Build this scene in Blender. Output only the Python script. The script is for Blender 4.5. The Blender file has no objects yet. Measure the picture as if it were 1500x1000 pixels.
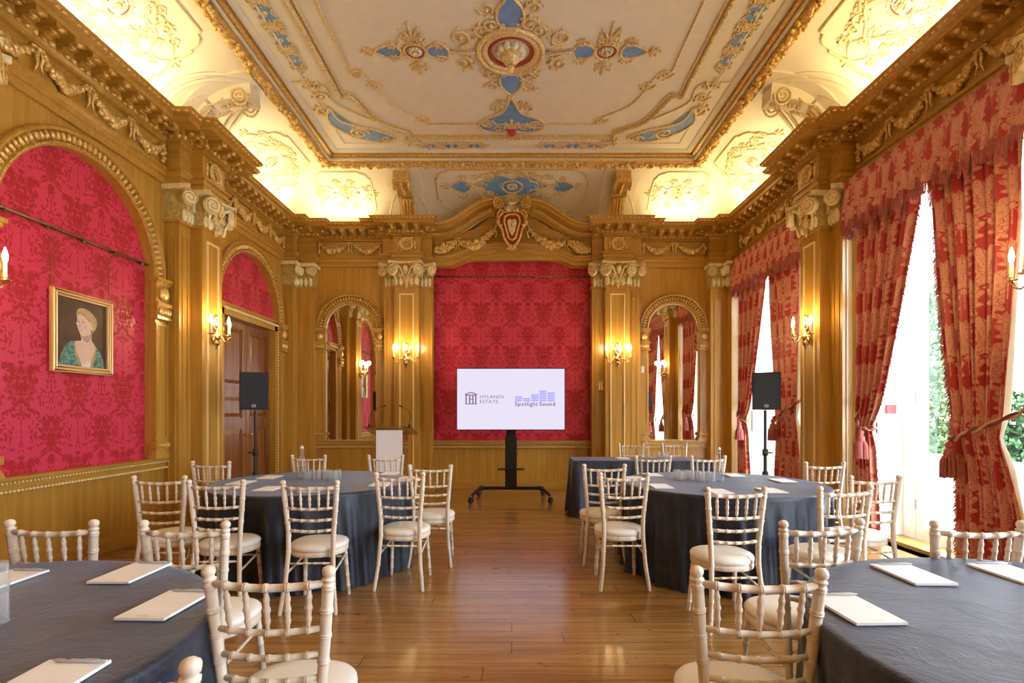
import bpy, bmesh, math, random
from mathutils import Vector, Matrix
random.seed(7)
sin, cos, pi, atan2, sqrt = math.sin, math.cos, math.pi, math.atan2, math.sqrt
scene = bpy.context.scene
COL = scene.collection

# ------------------------------------------------------------------ camera
XL, XR, YB, YF, CX = -3.97, 3.88, 9.40, -2.80, -0.045
EYE = 1.39
cam_d = bpy.data.cameras.new('camera'); cam = bpy.data.objects.new('camera', cam_d); COL.objects.link(cam)
cam.location = (0, 0, EYE); cam.rotation_euler = (pi/2, 0, 0)
cam_d.sensor_width = 36; cam_d.lens = 775/1500*36
cam_d.shift_x = -4/1500; cam_d.shift_y = 103/1500
cam_d.clip_start = 0.05; cam_d.clip_end = 200
scene.camera = cam

# ------------------------------------------------------------------ world, exposure
world = bpy.data.worlds.new('World'); scene.world = world; world.use_nodes = True
bg = world.node_tree.nodes['Background']; bg.inputs[0].default_value = (0.76, 0.87, 1.0, 1); bg.inputs[1].default_value = 12.0
scene.view_settings.view_transform = 'Standard'; scene.view_settings.look = 'None'
scene.view_settings.exposure = 1.05; scene.view_settings.gamma = 1; scene.view_settings.use_curve_mapping = False
cy = scene.cycles
cy.max_bounces = 8; cy.diffuse_bounces = 4; cy.glossy_bounces = 4; cy.transmission_bounces = 6; cy.transparent_max_bounces = 10
cy.sample_clamp_indirect = 6; cy.caustics_reflective = False; cy.caustics_refractive = False
cy.use_denoising = True

COVE_COL = (1.0, 0.80, 0.42)
def area(name, loc, rot, sx, sy, power, color, portal=False):
    l = bpy.data.lights.new(name, 'AREA'); l.shape = 'RECTANGLE'; l.size = sx; l.size_y = sy; l.energy = power; l.color = color
    o = bpy.data.objects.new(name, l); COL.objects.link(o); o.location = loc; o.rotation_euler = rot
    if portal: l.cycles.is_portal = True
    return o
WIN_Y = [7.94, 4.88, 1.82, -1.24]
for wy in WIN_Y:      # daylight through the four tall windows
    area('window_portal', (4.42, wy, 1.95), (0, pi/2, 0), 3.9, 2.1, 1, (1, 1, 1), portal=True)
# warm strip lamps lying in the cove on top of the cornice
for (x, y, L, rz, pw) in [(XL+.26, 7.94, 2.0, pi/2, 8.5), (XL+.26, 4.88, 2.0, pi/2, 8.5), (XL+.26, 1.82, 2.0, pi/2, 8.5), (XL+.26, -1.24, 2.0, pi/2, 8.5),
                      (XR-.26, 7.94, 2.0, pi/2, 8.5), (XR-.26, 4.88, 2.0, pi/2, 8.5), (XR-.26, 1.82, 2.0, pi/2, 8.5), (XR-.26, -1.24, 2.0, pi/2, 8.5),
                      (CX-2.9, YB-.26, 1.0, 0, 5), (CX+2.9, YB-.26, 1.0, 0, 5), (CX-2.4, YF+.26, 2.0, 0, 9), (CX+2.4, YF+.26, 2.0, 0, 9)]:
    area('cove_strip_light', (x, y, 4.70), (pi, 0, rz), L, 0.06, pw, COVE_COL)

# ------------------------------------------------------------------ node helper
class NT:
    def __init__(s, mat): s.t = mat.node_tree; s.n = s.t.nodes; s.l = s.t.links
    def node(s, typ, **kw):
        n = s.n.new(typ)
        for k, v in kw.items(): setattr(n, k, v)
        return n
    def put(s, v, inp):
        if isinstance(v, E): s.l.new(v.s, inp)
        elif isinstance(v, bpy.types.NodeSocket): s.l.new(v, inp)
        else:
            try: inp.default_value = v
            except Exception: inp.default_value = (*v, 1)
    def math(s, op, a, b=None, c=None):
        n = s.node('ShaderNodeMath', operation=op); s.put(a, n.inputs[0])
        if b is not None: s.put(b, n.inputs[1])
        if c is not None: s.put(c, n.inputs[2])
        return E(s, n.outputs[0])
    def combine(s, x, y, z):
        n = s.node('ShaderNodeCombineXYZ'); s.put(x, n.inputs[0]); s.put(y, n.inputs[1]); s.put(z, n.inputs[2]); return n.outputs[0]
    def noise(s, vec, scale=1, detail=2, rough=.5, dist=0):
        n = s.node('ShaderNodeTexNoise'); s.l.new(vec, n.inputs['Vector']); n.inputs['Scale'].default_value = scale
        n.inputs['Detail'].default_value = detail; n.inputs['Roughness'].default_value = rough; n.inputs['Distortion'].default_value = dist
        return E(s, n.outputs['Fac'])
    def mix(s, f, a, b):
        n = s.node('ShaderNodeMix', data_type='RGBA'); s.put(f, n.inputs[0]); s.put(a, n.inputs[6]); s.put(b, n.inputs[7]); return n.outputs[2]
    def coords(s, kind='Object'):
        c = s.node('ShaderNodeTexCoord'); x = s.node('ShaderNodeSeparateXYZ'); s.l.new(c.outputs[kind], x.inputs[0])
        return [E(s, x.outputs[i]) for i in range(3)]
class E:
    def __init__(s, nt, sock): s.nt, s.s = nt, sock
    def __add__(s, o): return s.nt.math('ADD', s, o)
    __radd__ = __add__
    def __sub__(s, o): return s.nt.math('SUBTRACT', s, o)
    def __rsub__(s, o): return s.nt.math('SUBTRACT', o, s)
    def __mul__(s, o): return s.nt.math('MULTIPLY', s, o)
    __rmul__ = __mul__
    def __truediv__(s, o): return s.nt.math('DIVIDE', s, o)
    def abs(s): return s.nt.math('ABSOLUTE', s)
    def fract(s): return s.nt.math('FRACT', s)
    def floor(s): return s.nt.math('FLOOR', s)
    def cos(s): return s.nt.math('COSINE', s)
    def sin(s): return s.nt.math('SINE', s)
    def sqrt(s): return s.nt.math('SQRT', s)
    def lt(s, o): return s.nt.math('LESS_THAN', s, o)
    def gt(s, o): return s.nt.math('GREATER_THAN', s, o)
    def max(s, o): return s.nt.math('MAXIMUM', s, o)
    def min(s, o): return s.nt.math('MINIMUM', s, o)
    def ss(s, w):      # soft step around 0 with width w
        n = s.nt.node('ShaderNodeMapRange', interpolation_type='SMOOTHSTEP'); s.nt.put(s, n.inputs[0])
        n.inputs[1].default_value = -w; n.inputs[2].default_value = w; return E(s.nt, n.outputs[0])

MATS = {}
def new_mat(name):
    m = bpy.data.materials.new(name); m.use_nodes = True; MATS[name] = m
    return m, NT(m), m.node_tree.nodes['Principled BSDF']
def plain(name, col, rough=.5, metal=0, spec=.5, bump=0, bscale=60, var=0, vscale=8, **kw):
    m, t, p = new_mat(name)
    p.inputs['Roughness'].default_value = rough; p.inputs['Metallic'].default_value = metal
    p.inputs['Specular IOR Level'].default_value = spec; p.inputs['Base Color'].default_value = (*col, 1)
    for k, v in kw.items(): p.inputs[k.replace('_', ' ')].default_value = v
    if var or bump:
        c = t.node('ShaderNodeTexCoord')
        if var:
            f = t.noise(c.outputs['Object'], vscale, 4)
            lo = tuple(max(0, x*(1-var)) for x in col); hi = tuple(min(1, x*(1+var)) for x in col)
            t.put(t.mix((f-.5).ss(.22), (*lo, 1), (*hi, 1)), p.inputs['Base Color'])
        if bump:
            f = t.noise(c.outputs['Object'], bscale, 3); b = t.node('ShaderNodeBump'); b.inputs['Strength'].default_value = bump
            b.inputs['Distance'].default_value = .01
            t.put(f, b.inputs['Height']); t.l.new(b.outputs[0], p.inputs['Normal'])
    return m
def wood(name, a, b, rough=.35, grain='z', coat=.3, gs=22):
    m, t, p = new_mat(name); x, y, z = t.coords()
    k = .9
    if grain == 'z': v = t.combine(x*gs, y*gs, z*k)
    elif grain == 'x': v = t.combine(x*k, y*gs, z*gs)
    else: v = t.combine(x*gs, y*k, z*gs)
    f = t.noise(v, 1, 5, .6, .4); g = t.noise(t.combine(x*1.1, y*1.1, z*.7), 1.6, 2)
    col = t.mix((f-.5).ss(.25)*.75 + g*.25, (*a, 1), (*b, 1))
    t.put(col, p.inputs['Base Color']); p.inputs['Roughness'].default_value = rough
    p.inputs['Coat Weight'].default_value = coat; p.inputs['Coat Roughness'].default_value = .22
    bu = t.node('ShaderNodeBump'); bu.inputs['Strength'].default_value = .12; bu.inputs['Distance'].default_value = .004
    t.put(f, bu.inputs['Height']); t.l.new(bu.outputs[0], p.inputs['Normal'])
    return m
def gilt(name, hi, lo, rough=.35, metal=.55, scale=90):
    m, t, p = new_mat(name); x, y, z = t.coords()
    f = t.noise(t.combine(x, y, z), scale, 3); col = t.mix((f-.5).ss(.2), (*lo, 1), (*hi, 1))
    t.put(col, p.inputs['Base Color']); p.inputs['Roughness'].default_value = rough; p.inputs['Metallic'].default_value = metal
    b = t.node('ShaderNodeBump'); b.inputs['Strength'].default_value = .3; b.inputs['Distance'].default_value = .004
    t.put(f, b.inputs['Height']); t.l.new(b.outputs[0], p.inputs['Normal'])
    return m
def damask_mask(t, a, b, W, H, leaf=False):
    fx = ((a/W + .5).fract() - .5).abs()*W
    ang = b*(2*pi/H)
    out = None
    for sx, k in ((0, 1.0), (.5, .8)):
        gx = ((a/W + (sx+.5)).fract() - .5).abs()*W; gy = ((b/H + (sx+.5)).fract() - .5)*H
        r = (gx*gx + gy*gy*.55).sqrt(); th = t.math('ARCTAN2', gy, gx)
        pet = (th*11).cos()
        R = (pet*.16 + 1)*((th).sin()*.30 + 1)*((.34 if leaf else .235)*W*k)
        fl = (R - r).ss(.006)
        gap = (pet.abs()*-1 + .16).ss(.05)*((r - R*.38).ss(.01))
        arc = ((r - R*(.56) + (th*22).cos()*(.012*W)).abs()*-1 + .007*W).ss(.003)
        fl = fl*(1 - gap.max(arc))
        sy = gy + .25*H
        cr_ = (gx*gx + sy*sy*1.6).sqrt(); ct = t.math('ARCTAN2', sy, gx)
        cup = (((ct*7).cos()*.30+1)*(.085*W) - cr_).ss(.005)
        stem = ((gx*-1 + .012*W).ss(.004))*((gy*-1 - .05*H).ss(.01))
        out = fl.max(cup).max(stem) if out is None else out.max(fl).max(cup).max(stem)
    vx = (1 - ang.cos())*(W*.25)
    dv = fx - vx; adv = dv.abs()
    vine = (adv*-1 + ((ang*9 + (dv.gt(0))*1.6).sin()*.55 + 1)*((.085 if leaf else .050)*W)).ss(.004)
    vein = ((dv - (ang*9).sin()*(.012*W)).abs()*-1 + .007*W).ss(.003)
    out = out.max(vine*(1-vein))
    n2 = t.noise(t.combine(fx*(24/W), ang.cos()*3.6, ang.sin()*3.6), 1, 1)
    n3 = t.noise(t.combine(fx*(7/W)+3, ang.cos()*1.1, ang.sin()*1.1), 1, 0)
    berries = (n2 - .56).ss(.02)*(n3 - .44).ss(.03)
    hatch = (n2 - .42).ss(.02)
    n4 = t.noise(t.combine(fx*(40/W), ang.cos()*7, ang.sin()*7), 1, 1)
    if leaf: return out*(1-((n2-.5).abs()*-1+.018).ss(.008)*.8)
    return (out*hatch.max((n4-.52).ss(.03))).max(berries)
def damask(name, ground, figure, W, H, uv=False, rough=(.42, .6), sheen=.3, style=''):
    m, t, p = new_mat(name)
    if uv: a, b, _ = t.coords('UV')
    else: a, _, b = t.coords('Object')
    k = damask_mask(t, a, b, W, H, style == 'leaf')
    t.put(t.mix(k, (*ground, 1), (*figure, 1)), p.inputs['Base Color'])
    t.put(k*(rough[1]-rough[0]) + rough[0], p.inputs['Roughness'])
    p.inputs['Sheen Weight'].default_value = sheen; p.inputs['Sheen Roughness'].default_value = .4
    return m

OAK   = wood('honey_oak', (.38, .182, .022), (.60, .330, .055), .32)
OAKX  = wood('honey_oak_long', (.37, .177, .022), (.58, .320, .055), .32, grain='x')
MAHOG = wood('dark_mahogany', (.13, .040, .012), (.34, .125, .035), .26, coat=.4)
GILT  = gilt('old_gilding', (.95, .68, .25), (.60, .35, .09), .34, .40, 45)
GILTD = gilt('gilded_oak', (.80, .52, .16), (.55, .31, .07), .38, .30, 30)
GOLDL = plain('gold_line', (.95, .74, .36), .3, .25)
BEADG = plain('pale_gilt_beads', (.95, .78, .42), .32, .25)
BELLC = plain('capital_ochre', (.52, .38, .13), .45, var=.25, vscale=22)
PALEB = plain('pale_blue_relief', (.50, .60, .64), .5)
COVEG = plain('cream_gilt_relief', (.86, .74, .44), .45)
CREAM = plain('cream_plaster', (.76, .71, .57), .55, bump=.05, var=.03)
CREAMC= plain('cream_cove_plaster', (.84, .77, .60), .55)
CAPC  = plain('capital_cream_paint', (.84, .72, .42), .42, var=.14, vscale=18)
BLUE  = plain('ceiling_blue', (.16, .32, .60), .5, var=.12, vscale=14)
REDP  = plain('red_enamel', (.42, .05, .02), .4)
DAM   = damask('crimson_damask', (.64, .034, .090), (.42, .004, .015), .56, .78, rough=(.36, .62), sheen=.30)
CURT  = damask('salmon_red_curtain', (.52, .042, .044), (.77, .37, .25), .40, .56, uv=True, sheen=.35, style='leaf')
PINKF = plain('rose_fringe', (.50, .14, .12), .8, var=.35, vscale=120, bump=.6, bscale=200)
WHITE = plain('white_paint', (.92, .92, .90), .35)
BLACK = plain('black_plastic', (.012, .013, .016), .42)
BLACKM= plain('black_metal', (.018, .019, .022), .3, .3)
BRONZE= plain('bronze_rod', (.20, .13, .05), .35, .6)
BRASS = plain('aged_brass', (.66, .44, .20), .25, .85)
PAPER = plain('white_paper', (.93, .93, .96), .6)
PAPERE= plain('white_card', (.80, .78, .76), .6)
CHAIRW= wood('limewashed_beech', (.64, .50, .36), (.90, .83, .72), .42, coat=.1, gs=30)
SEATV = plain('cream_vinyl', (.88, .85, .79), .32, bump=.05, bscale=12)
GREYP = plain('pale_grey_plastic', (.50, .51, .52), .3)

def cloth_mat():
    m, t, p = new_mat('navy_velvet_cloth'); c = t.node('ShaderNodeTexCoord')
    f = t.noise(c.outputs['Object'], 4, 7, .75, 1.4)
    t.put(t.mix((f-.5).ss(.16), (.007, .011, .024, 1), (.024, .032, .054, 1)), p.inputs['Base Color'])
    p.inputs['Roughness'].default_value = .43; p.inputs['Sheen Weight'].default_value = .32; p.inputs['Sheen Roughness'].default_value = .35
    p.inputs['Sheen Tint'].default_value = (.62, .74, .95, 1)
    b = t.node('ShaderNodeBump'); b.inputs['Strength'].default_value = .4; b.inputs['Distance'].default_value = .02
    t.put(f, b.inputs['Height']); t.l.new(b.outputs[0], p.inputs['Normal'])
    return m
CLOTH = cloth_mat()
def floor_mat():
    m, t, p = new_mat('oak_floor_boards'); x, y, z = t.coords()
    W = .152; row = (y/W).floor(); fy = (y/W).fract()
    wn = t.node('ShaderNodeTexWhiteNoise', noise_dimensions='1D'); t.put(row, wn.inputs['W']); rnd = E(t, wn.outputs['Value'])
    L = 2.6; xx = (x + rnd*7.3)/L; fx = xx.fract()
    wn2 = t.node('ShaderNodeTexWhiteNoise', noise_dimensions='2D'); t.l.new(t.combine(row, xx.floor(), 0), wn2.inputs['Vector']); r2 = E(t, wn2.outputs['Value'])
    g = t.noise(t.combine(x*1.3 + r2*9, y*30, r2*5), 1, 6, .6, .6)
    g2 = t.noise(t.combine(x*.9, y*.9, 0), 1, 3)
    base = t.mix((g-.5).ss(.2)*.55 + r2*.25 + g2*.2, (.22, .100, .024, 1), (.50, .265, .080, 1))
    gap = ((fy-.5).abs()-.488).ss(.006).max(((fx-.5).abs()-.4990).ss(.0006))
    sp = t.noise(t.combine(x*9, y*34, 1), 1, 2); spk = (sp-.70).ss(.02)
    col = t.mix(gap*.8, base, (.05, .02, .006, 1)); col = t.mix(spk*.7, col, (.06, .025, .008, 1))
    t.put(col, p.inputs['Base Color'])
    t.put(g*.14 + .17, p.inputs['Roughness']); p.inputs['Coat Weight'].default_value = .35; p.inputs['Coat Roughness'].default_value = .12
    b = t.node('ShaderNodeBump'); b.inputs['Strength'].default_value = .25; b.inputs['Distance'].default_value = .003
    t.put(g*.3 - gap + g2*.5, b.inputs['Height']); t.l.new(b.outputs[0], p.inputs['Normal'])
    return m
FLOORM = floor_mat()
def glass_mat(name, tint=(1, 1, 1), gl=.08, rough=.02):
    m = bpy.data.materials.new(name); m.use_nodes = True; n = m.node_tree.nodes; l = m.node_tree.links; n.clear()
    o = n.new('ShaderNodeOutputMaterial'); tr = n.new('ShaderNodeBsdfTransparent'); tr.inputs[0].default_value = (*tint, 1)
    g = n.new('ShaderNodeBsdfGlossy'); g.inputs['Roughness'].default_value = rough; f = n.new('ShaderNodeLayerWeight'); f.inputs[0].default_value = gl
    mx = n.new('ShaderNodeMixShader'); l.new(f.outputs['Facing'], mx.inputs[0]); l.new(tr.outputs[0], mx.inputs[1]); l.new(g.outputs[0], mx.inputs[2]); l.new(mx.outputs[0], o.inputs[0])
    return m
PANE = glass_mat('window_glass', (1, 1, 1), .06); ACRYL = glass_mat('clear_acrylic', (.93, .95, .95), .22); GLASS = glass_mat('clear_glass', (.96, .97, .98), .30, .02)
WATER = glass_mat('water', (.97, .98, .99), .12)
def glass_body():
    m, t, p = new_mat('clear_bottle_glass'); m2 = m.node_tree; o = m2.nodes['Material Output']
    p.inputs['Base Color'].default_value = (.9, .93, .95, 1); p.inputs['Roughness'].default_value = .06; p.inputs['Specular IOR Level'].default_value = .8
    tr = t.node('ShaderNodeBsdfTransparent'); lw = t.node('ShaderNodeLayerWeight'); lw.inputs[0].default_value = .35
    mx = t.node('ShaderNodeMixShader'); t.put(E(t, lw.outputs['Facing'])*.40 + .05, mx.inputs[0]); t.l.new(tr.outputs[0], mx.inputs[1]); t.l.new(p.outputs[0], mx.inputs[2]); t.l.new(mx.outputs[0], o.inputs[0])
    return m
GLASS = glass_body()
MIRROR = plain('mirror_silver', (.88, .87, .84), .015, 1.0)
def emit(name, col, s):
    m = bpy.data.materials.new(name); m.use_nodes = True; n = m.node_tree.nodes; l = m.node_tree.links; n.clear()
    o = n.new('ShaderNodeOutputMaterial'); e = n.new('ShaderNodeEmission'); e.inputs[0].default_value = (*col, 1); e.inputs[1].default_value = s; l.new(e.outputs[0], o.inputs[0]); return m
BULB = emit('lit_candle_bulb', (1.0, .82, .5), 22)
SCREEN = emit('screen_glow', (.86, .80, .98), .47)

# ------------------------------------------------------------------ mesh builder
class MB:
    def __init__(s): s.v = []; s.f = []; s.uv = None; s.mi = []; s.cur = 0
    def face(s, *ids): s.f.append(ids); s.mi.append(s.cur)
    def add(s, vs, fs):
        o = len(s.v); s.v.extend(vs)
        for f in fs: s.f.append(tuple(i+o for i in f)); s.mi.append(s.cur)
    def box(s, x0, x1, y0, y1, z0, z1):
        s.add([(x0,y0,z0),(x1,y0,z0),(x1,y1,z0),(x0,y1,z0),(x0,y0,z1),(x1,y0,z1),(x1,y1,z1),(x0,y1,z1)],
              [(0,3,2,1),(4,5,6,7),(0,1,5,4),(1,2,6,5),(2,3,7,6),(3,0,4,7)])
    def frustum(s, a, b, z0, z1):   # a=(x0,x1,y0,y1) at z0, b at z1
        s.add([(a[0],a[2],z0),(a[1],a[2],z0),(a[1],a[3],z0),(a[0],a[3],z0),(b[0],b[2],z1),(b[1],b[2],z1),(b[1],b[3],z1),(b[0],b[3],z1)],
              [(0,3,2,1),(4,5,6,7),(0,1,5,4),(1,2,6,5),(2,3,7,6),(3,0,4,7)])
    def ell(s, c, r, seg=8, rings=5, M=None):
        if not isinstance(r, (tuple, list)): r = (r, r, r)
        vs = [(0,0,1)]
        for i in range(1, rings):
            a = pi*i/rings
            for j in range(seg):
                b = 2*pi*j/seg; vs.append((sin(a)*cos(b), sin(a)*sin(b), cos(a)))
        vs.append((0,0,-1)); out = []
        for v in vs:
            q = Vector((v[0]*r[0], v[1]*r[1], v[2]*r[2]))
            if M is not None: q = M @ q
            out.append((q.x+c[0], q.y+c[1], q.z+c[2]))
        fs = [(0, 1+j, 1+(j+1) % seg) for j in range(seg)]
        for i in range(rings-2):
            for j in range(seg):
                a = 1+i*seg+j; b = 1+i*seg+(j+1) % seg; fs.append((a, a+seg, b+seg, b))
        L = len(vs)-1; k = 1+(rings-2)*seg
        fs += [(L, k+(j+1) % seg, k+j) for j in range(seg)]
        s.add(out, fs)
    def lathe(s, prof, c=(0,0,0), seg=16, M=None):      # prof [(r,z)]
        vs = []
        for r, z in prof:
            for j in range(seg):
                a = 2*pi*j/seg; q = Vector((r*cos(a), r*sin(a), z))
                if M is not None: q = M @ q
                vs.append((q.x+c[0], q.y+c[1], q.z+c[2]))
        fs = []
        for i in range(len(prof)-1):
            for j in range(seg):
                a = i*seg+j; b = i*seg+(j+1) % seg; fs.append((a, b, b+seg, a+seg))
        fs.append(tuple(range(seg))[::-1]); fs.append(tuple((len(prof)-1)*seg+j for j in range(seg)))
        s.add(vs, fs)
    def tube(s, pts, r, seg=6, closed=False, cap=True):
        pts = [Vector(p) for p in pts]; n = len(pts)
        if not isinstance(r, (list, tuple)): r = [r]*n
        o = len(s.v); up = None
        for i in range(n):
            if closed: t = pts[(i+1) % n]-pts[i-1]
            else: t = pts[min(i+1, n-1)]-pts[max(i-1, 0)]
            if t.length < 1e-9: t = Vector((0,0,1))
            t.normalize()
            if up is None:
                up = Vector((0,0,1)) if abs(t.z) < .9 else Vector((1,0,0))
            a = up - t*up.dot(t)
            if a.length < 1e-4: a = t.orthogonal()
            a.normalize(); b = t.cross(a); up = a
            for j in range(seg):
                q = pts[i] + (a*cos(2*pi*j/seg) + b*sin(2*pi*j/seg))*r[i]; s.v.append((q.x, q.y, q.z))
        for i in range(n if closed else n-1):
            k = (i+1) % n
            for j in range(seg):
                j2 = (j+1) % seg; s.face(o+i*seg+j, o+k*seg+j, o+k*seg+j2, o+i*seg+j2)
        if cap and not closed:
            s.face(*[o+j for j in range(seg)][::-1]); s.face(*[o+(n-1)*seg+j for j in range(seg)])
    def turned(s, p0, p1, prof, seg=8, bend=None):   # prof [(t,r)] along the way p0 -> p1 ; bend(t)->offset vector
        p0, p1 = Vector(p0), Vector(p1); pts = []; rr = []
        for t, r in prof:
            q = p0.lerp(p1, t)
            if bend: q = q + Vector(bend(t))
            pts.append(q); rr.append(r)
        s.tube(pts, rr, seg)
    def grid(s, nu, nv, fn, closed_u=False, uvf=None):
        o = len(s.v)
        for j in range(nv+1):
            for i in range(nu if closed_u else nu+1): s.v.append(tuple(fn(i/nu, j/nv)))
        w = nu if closed_u else nu+1
        for j in range(nv):
            for i in range(nu):
                i2 = (i+1) % w if closed_u else i+1
                s.face(o+j*w+i, o+j*w+i2, o+(j+1)*w+i2, o+(j+1)*w+i)
                if uvf is not None:
                    if s.uv is None: s.uv = {}
                    s.uv[len(s.f)-1] = [uvf(i/nu, j/nv), uvf((i+1)/nu, j/nv), uvf((i+1)/nu, (j+1)/nv), uvf(i/nu, (j+1)/nv)]
    def poly(s, pts, d, axis=1, at=0):    # closed polygon of (a,b) extruded by d; axis 1: a->x b->z, thickness along y from `at`
        n = len(pts); o = len(s.v)
        for k in (0, 1):
            for a, b in pts:
                s.v.append((a, at+k*d, b) if axis == 1 else (a, b, at+k*d))
        s.face(*[o+i for i in range(n)]); s.face(*[o+n+i for i in range(n)][::-1])
        for i in range(n): j = (i+1) % n; s.face(o+i, o+n+i, o+n+j, o+j)
    def sweep(s, path, prof, closed=False):    # plan path [(x,y)] axis aligned or not; prof [(p,h)], p to the right of travel
        n = len(path); P = [Vector(p) for p in path]; o = len(s.v); m = len(prof)
        for i in range(n):
            a = P[i]-P[i-1] if (closed or i > 0) else P[1]-P[0]; b = P[(i+1) % n]-P[i] if (closed or i < n-1) else P[-1]-P[-2]
            a.normalize(); b.normalize(); n1 = Vector((a.y, -a.x)); n2 = Vector((b.y, -b.x)); mm = n1+n2; mm = mm/(1+n1.dot(n2)) if n1.dot(n2) > -.99 else n1
            for p, h in prof: s.v.append((P[i].x+mm.x*p, P[i].y+mm.y*p, h))
        for i in range(n if closed else n-1):
            k = (i+1) % n
            for j in range(m-1): s.face(o+i*m+j, o+k*m+j, o+k*m+j+1, o+i*m+j+1)
        if not closed: s.face(*[o+j for j in range(m)]); s.face(*[o+(n-1)*m+j for j in range(m)][::-1])
    def sweep_uh(s, path, prof):   # path in the wall plane [(u,h)], prof [(d, n)], n along the path's upward normal
        n = len(path); m = len(prof); o = len(s.v); P = [Vector(p) for p in path]
        for i in range(n):
            t = P[min(i+1, n-1)]-P[max(i-1, 0)]; t.normalize(); nn = Vector((-t.y, t.x))
            for d, k in prof: s.v.append((P[i].x+nn.x*k, d, P[i].y+nn.y*k))
        for i in range(n-1):
            for j in range(m-1): s.face(o+i*m+j, o+(i+1)*m+j, o+(i+1)*m+j+1, o+i*m+j+1)
        s.face(*[o+j for j in range(m)]); s.face(*[o+(n-1)*m+j for j in range(m)][::-1])
    def build(s, name, mats, parent=None, smooth=False, kind=None, fix=True):
        me = bpy.data.meshes.new(name); me.from_pydata(s.v, [], s.f)
        if not isinstance(mats, (list, tuple)): mats = [mats]
        for m in mats: me.materials.append(m)
        if s.uv:
            L = me.uv_layers.new(name='UVMap')
            for pi_, uv in s.uv.items():
                for k, li in enumerate(me.polygons[pi_].loop_indices): L.data[li].uv = uv[k]
        if len(mats) > 1: me.polygons.foreach_set('material_index', s.mi)
        if fix:
            b = bmesh.new(); b.from_mesh(me); bmesh.ops.recalc_face_normals(b, faces=b.faces); b.to_mesh(me); b.free()
        if smooth:
            me.polygons.foreach_set('use_smooth', [True]*len(me.polygons))
            if smooth != 'all':
                me.set_sharp_from_angle(angle=math.radians(38))
        ob = bpy.data.objects.new(name, me); COL.objects.link(ob)
        if parent is not None: ob.parent = parent
        if kind: ob['kind'] = kind
        return ob
def tag(o, label=None, cat=None, group=None, kind=None):
    if label: o['label'] = label
    if cat: o['category'] = cat
    if group: o['group'] = group
    if kind: o['kind'] = kind
    return o
def thing(name, label, cat, loc=(0,0,0), rz=0, group=None, kind=None):
    o = bpy.data.objects.new(name, None); COL.objects.link(o); o.empty_display_size = .1
    o.location = loc; o.rotation_euler = (0, 0, rz); return tag(o, label, cat, group, kind)
def copy_tree(o, parent=None):
    c = o.copy(); COL.objects.link(c)
    if parent is not None: c.parent = parent
    for ch in list(o.children): copy_tree(ch, c)
    return c
SIDE = {'left': (XL, None, -pi/2), 'right': (XR, None, pi/2), 'back': (None, YB, pi), 'front': (None, YF, 0)}
def place(o, side, pos=0):
    x, y, r = SIDE[side]; o.location = (x if x is not None else pos, y if y is not None else pos, 0); o.rotation_euler = (0, 0, r); return o
def mid(a, b, t): return a+(b-a)*t
# =================================================================== SETTING
HC, HCOR = 5.46, 4.64
def wall_mesh(u0, u1, h0, h1, ops, depth=.07, thick=0):
    """wall face at d=0 with openings; each op: (profile [(u,h)..] left to right, base h, depth)"""
    m = MB(); cur = u0; ops = sorted(ops, key=lambda o: o[0][0][0])
    for prof, base, dp in ops:
        m.add([(cur,0,h0),(prof[0][0],0,h0),(prof[0][0],0,h1),(cur,0,h1)], [(0,1,2,3)])
        if base > h0:
            m.add([(prof[0][0],0,h0),(prof[-1][0],0,h0),(prof[-1][0],0,base),(prof[0][0],0,base)], [(0,1,2,3)])
        for a, b in zip(prof[:-1], prof[1:]):
            if b[0]-a[0] > 1e-6: m.add([(a[0],0,a[1]),(b[0],0,b[1]),(b[0],0,h1),(a[0],0,h1)], [(0,1,2,3)])
        loop = [(prof[0][0], base)]+list(prof)+[(prof[-1][0], base)]
        for a, b in zip(loop, loop[1:]+loop[:1]):
            if (a[0]-b[0])**2+(a[1]-b[1])**2 > 1e-9: m.add([(a[0],0,a[1]),(b[0],0,b[1]),(b[0],-dp,b[1]),(a[0],-dp,a[1])], [(0,1,2,3)])
        cur = prof[-1][0]
    m.add([(cur,0,h0),(u1,0,h0),(u1,0,h1),(cur,0,h1)], [(0,1,2,3)])
    return m
def arc(uc, R, hs, n=28): return [(uc-R*cos(pi*i/n), hs+R*sin(pi*i/n)) for i in range(n+1)]
HS = 2.857; DADO = .88
BAYS = [7.94, 4.88, 1.82, -1.24]; PILY = [6.41, 3.35, .29]
AR0, AR1, AP = .885, 1.045, 1.085
MR0, MR1, MP = .455, .61, .61
MX = [CX-2.86, CX+2.86]; PX = [CX-1.813, CX+1.813]

# floor and ceiling
m = MB(); m.box(XL-.5, XR+.75, YF-.4, YB+.4, -.12, 0); m.build('floor', FLOORM, kind='structure')
m = MB(); m.box(XL-.5, XR+.5, YF-.4, YB+.4, HC, HC+.15); ceiling = m.build('ceiling', CREAM, kind='structure')

# left wall (u = -y)
ops = [(arc(-7.94, AR0, HS), 0, .14)] + [(arc(-b, AR0, HS), DADO, .07) for b in BAYS[1:]]
w = wall_mesh(-YB, -YF, 0, 4.7, ops); place(w.build('wall_left', OAK, kind='structure'), 'left')
# back wall (u = -x)
rp = [(-1.43, 3.95), (-1.05, 3.95)] + [(u, 3.95+.225*(1-(u/1.05)**2)) for u in [1.05*(-1+2*i/20) for i in range(1, 20)]] + [(1.05, 3.95), (1.43, 3.95)]
ops = [(arc(-x, MR0, HS), DADO, .05) for x in MX] + [([(-CX+a, b) for a, b in rp], DADO, .07)]
w = wall_mesh(-XR, -XL, 0, 4.7, ops); place(w.build('wall_back', OAK, kind='structure'), 'back')
w = wall_mesh(XL, XR, 0, 4.7, []); place(w.build('wall_front', OAK, kind='structure'), 'front')
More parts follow.
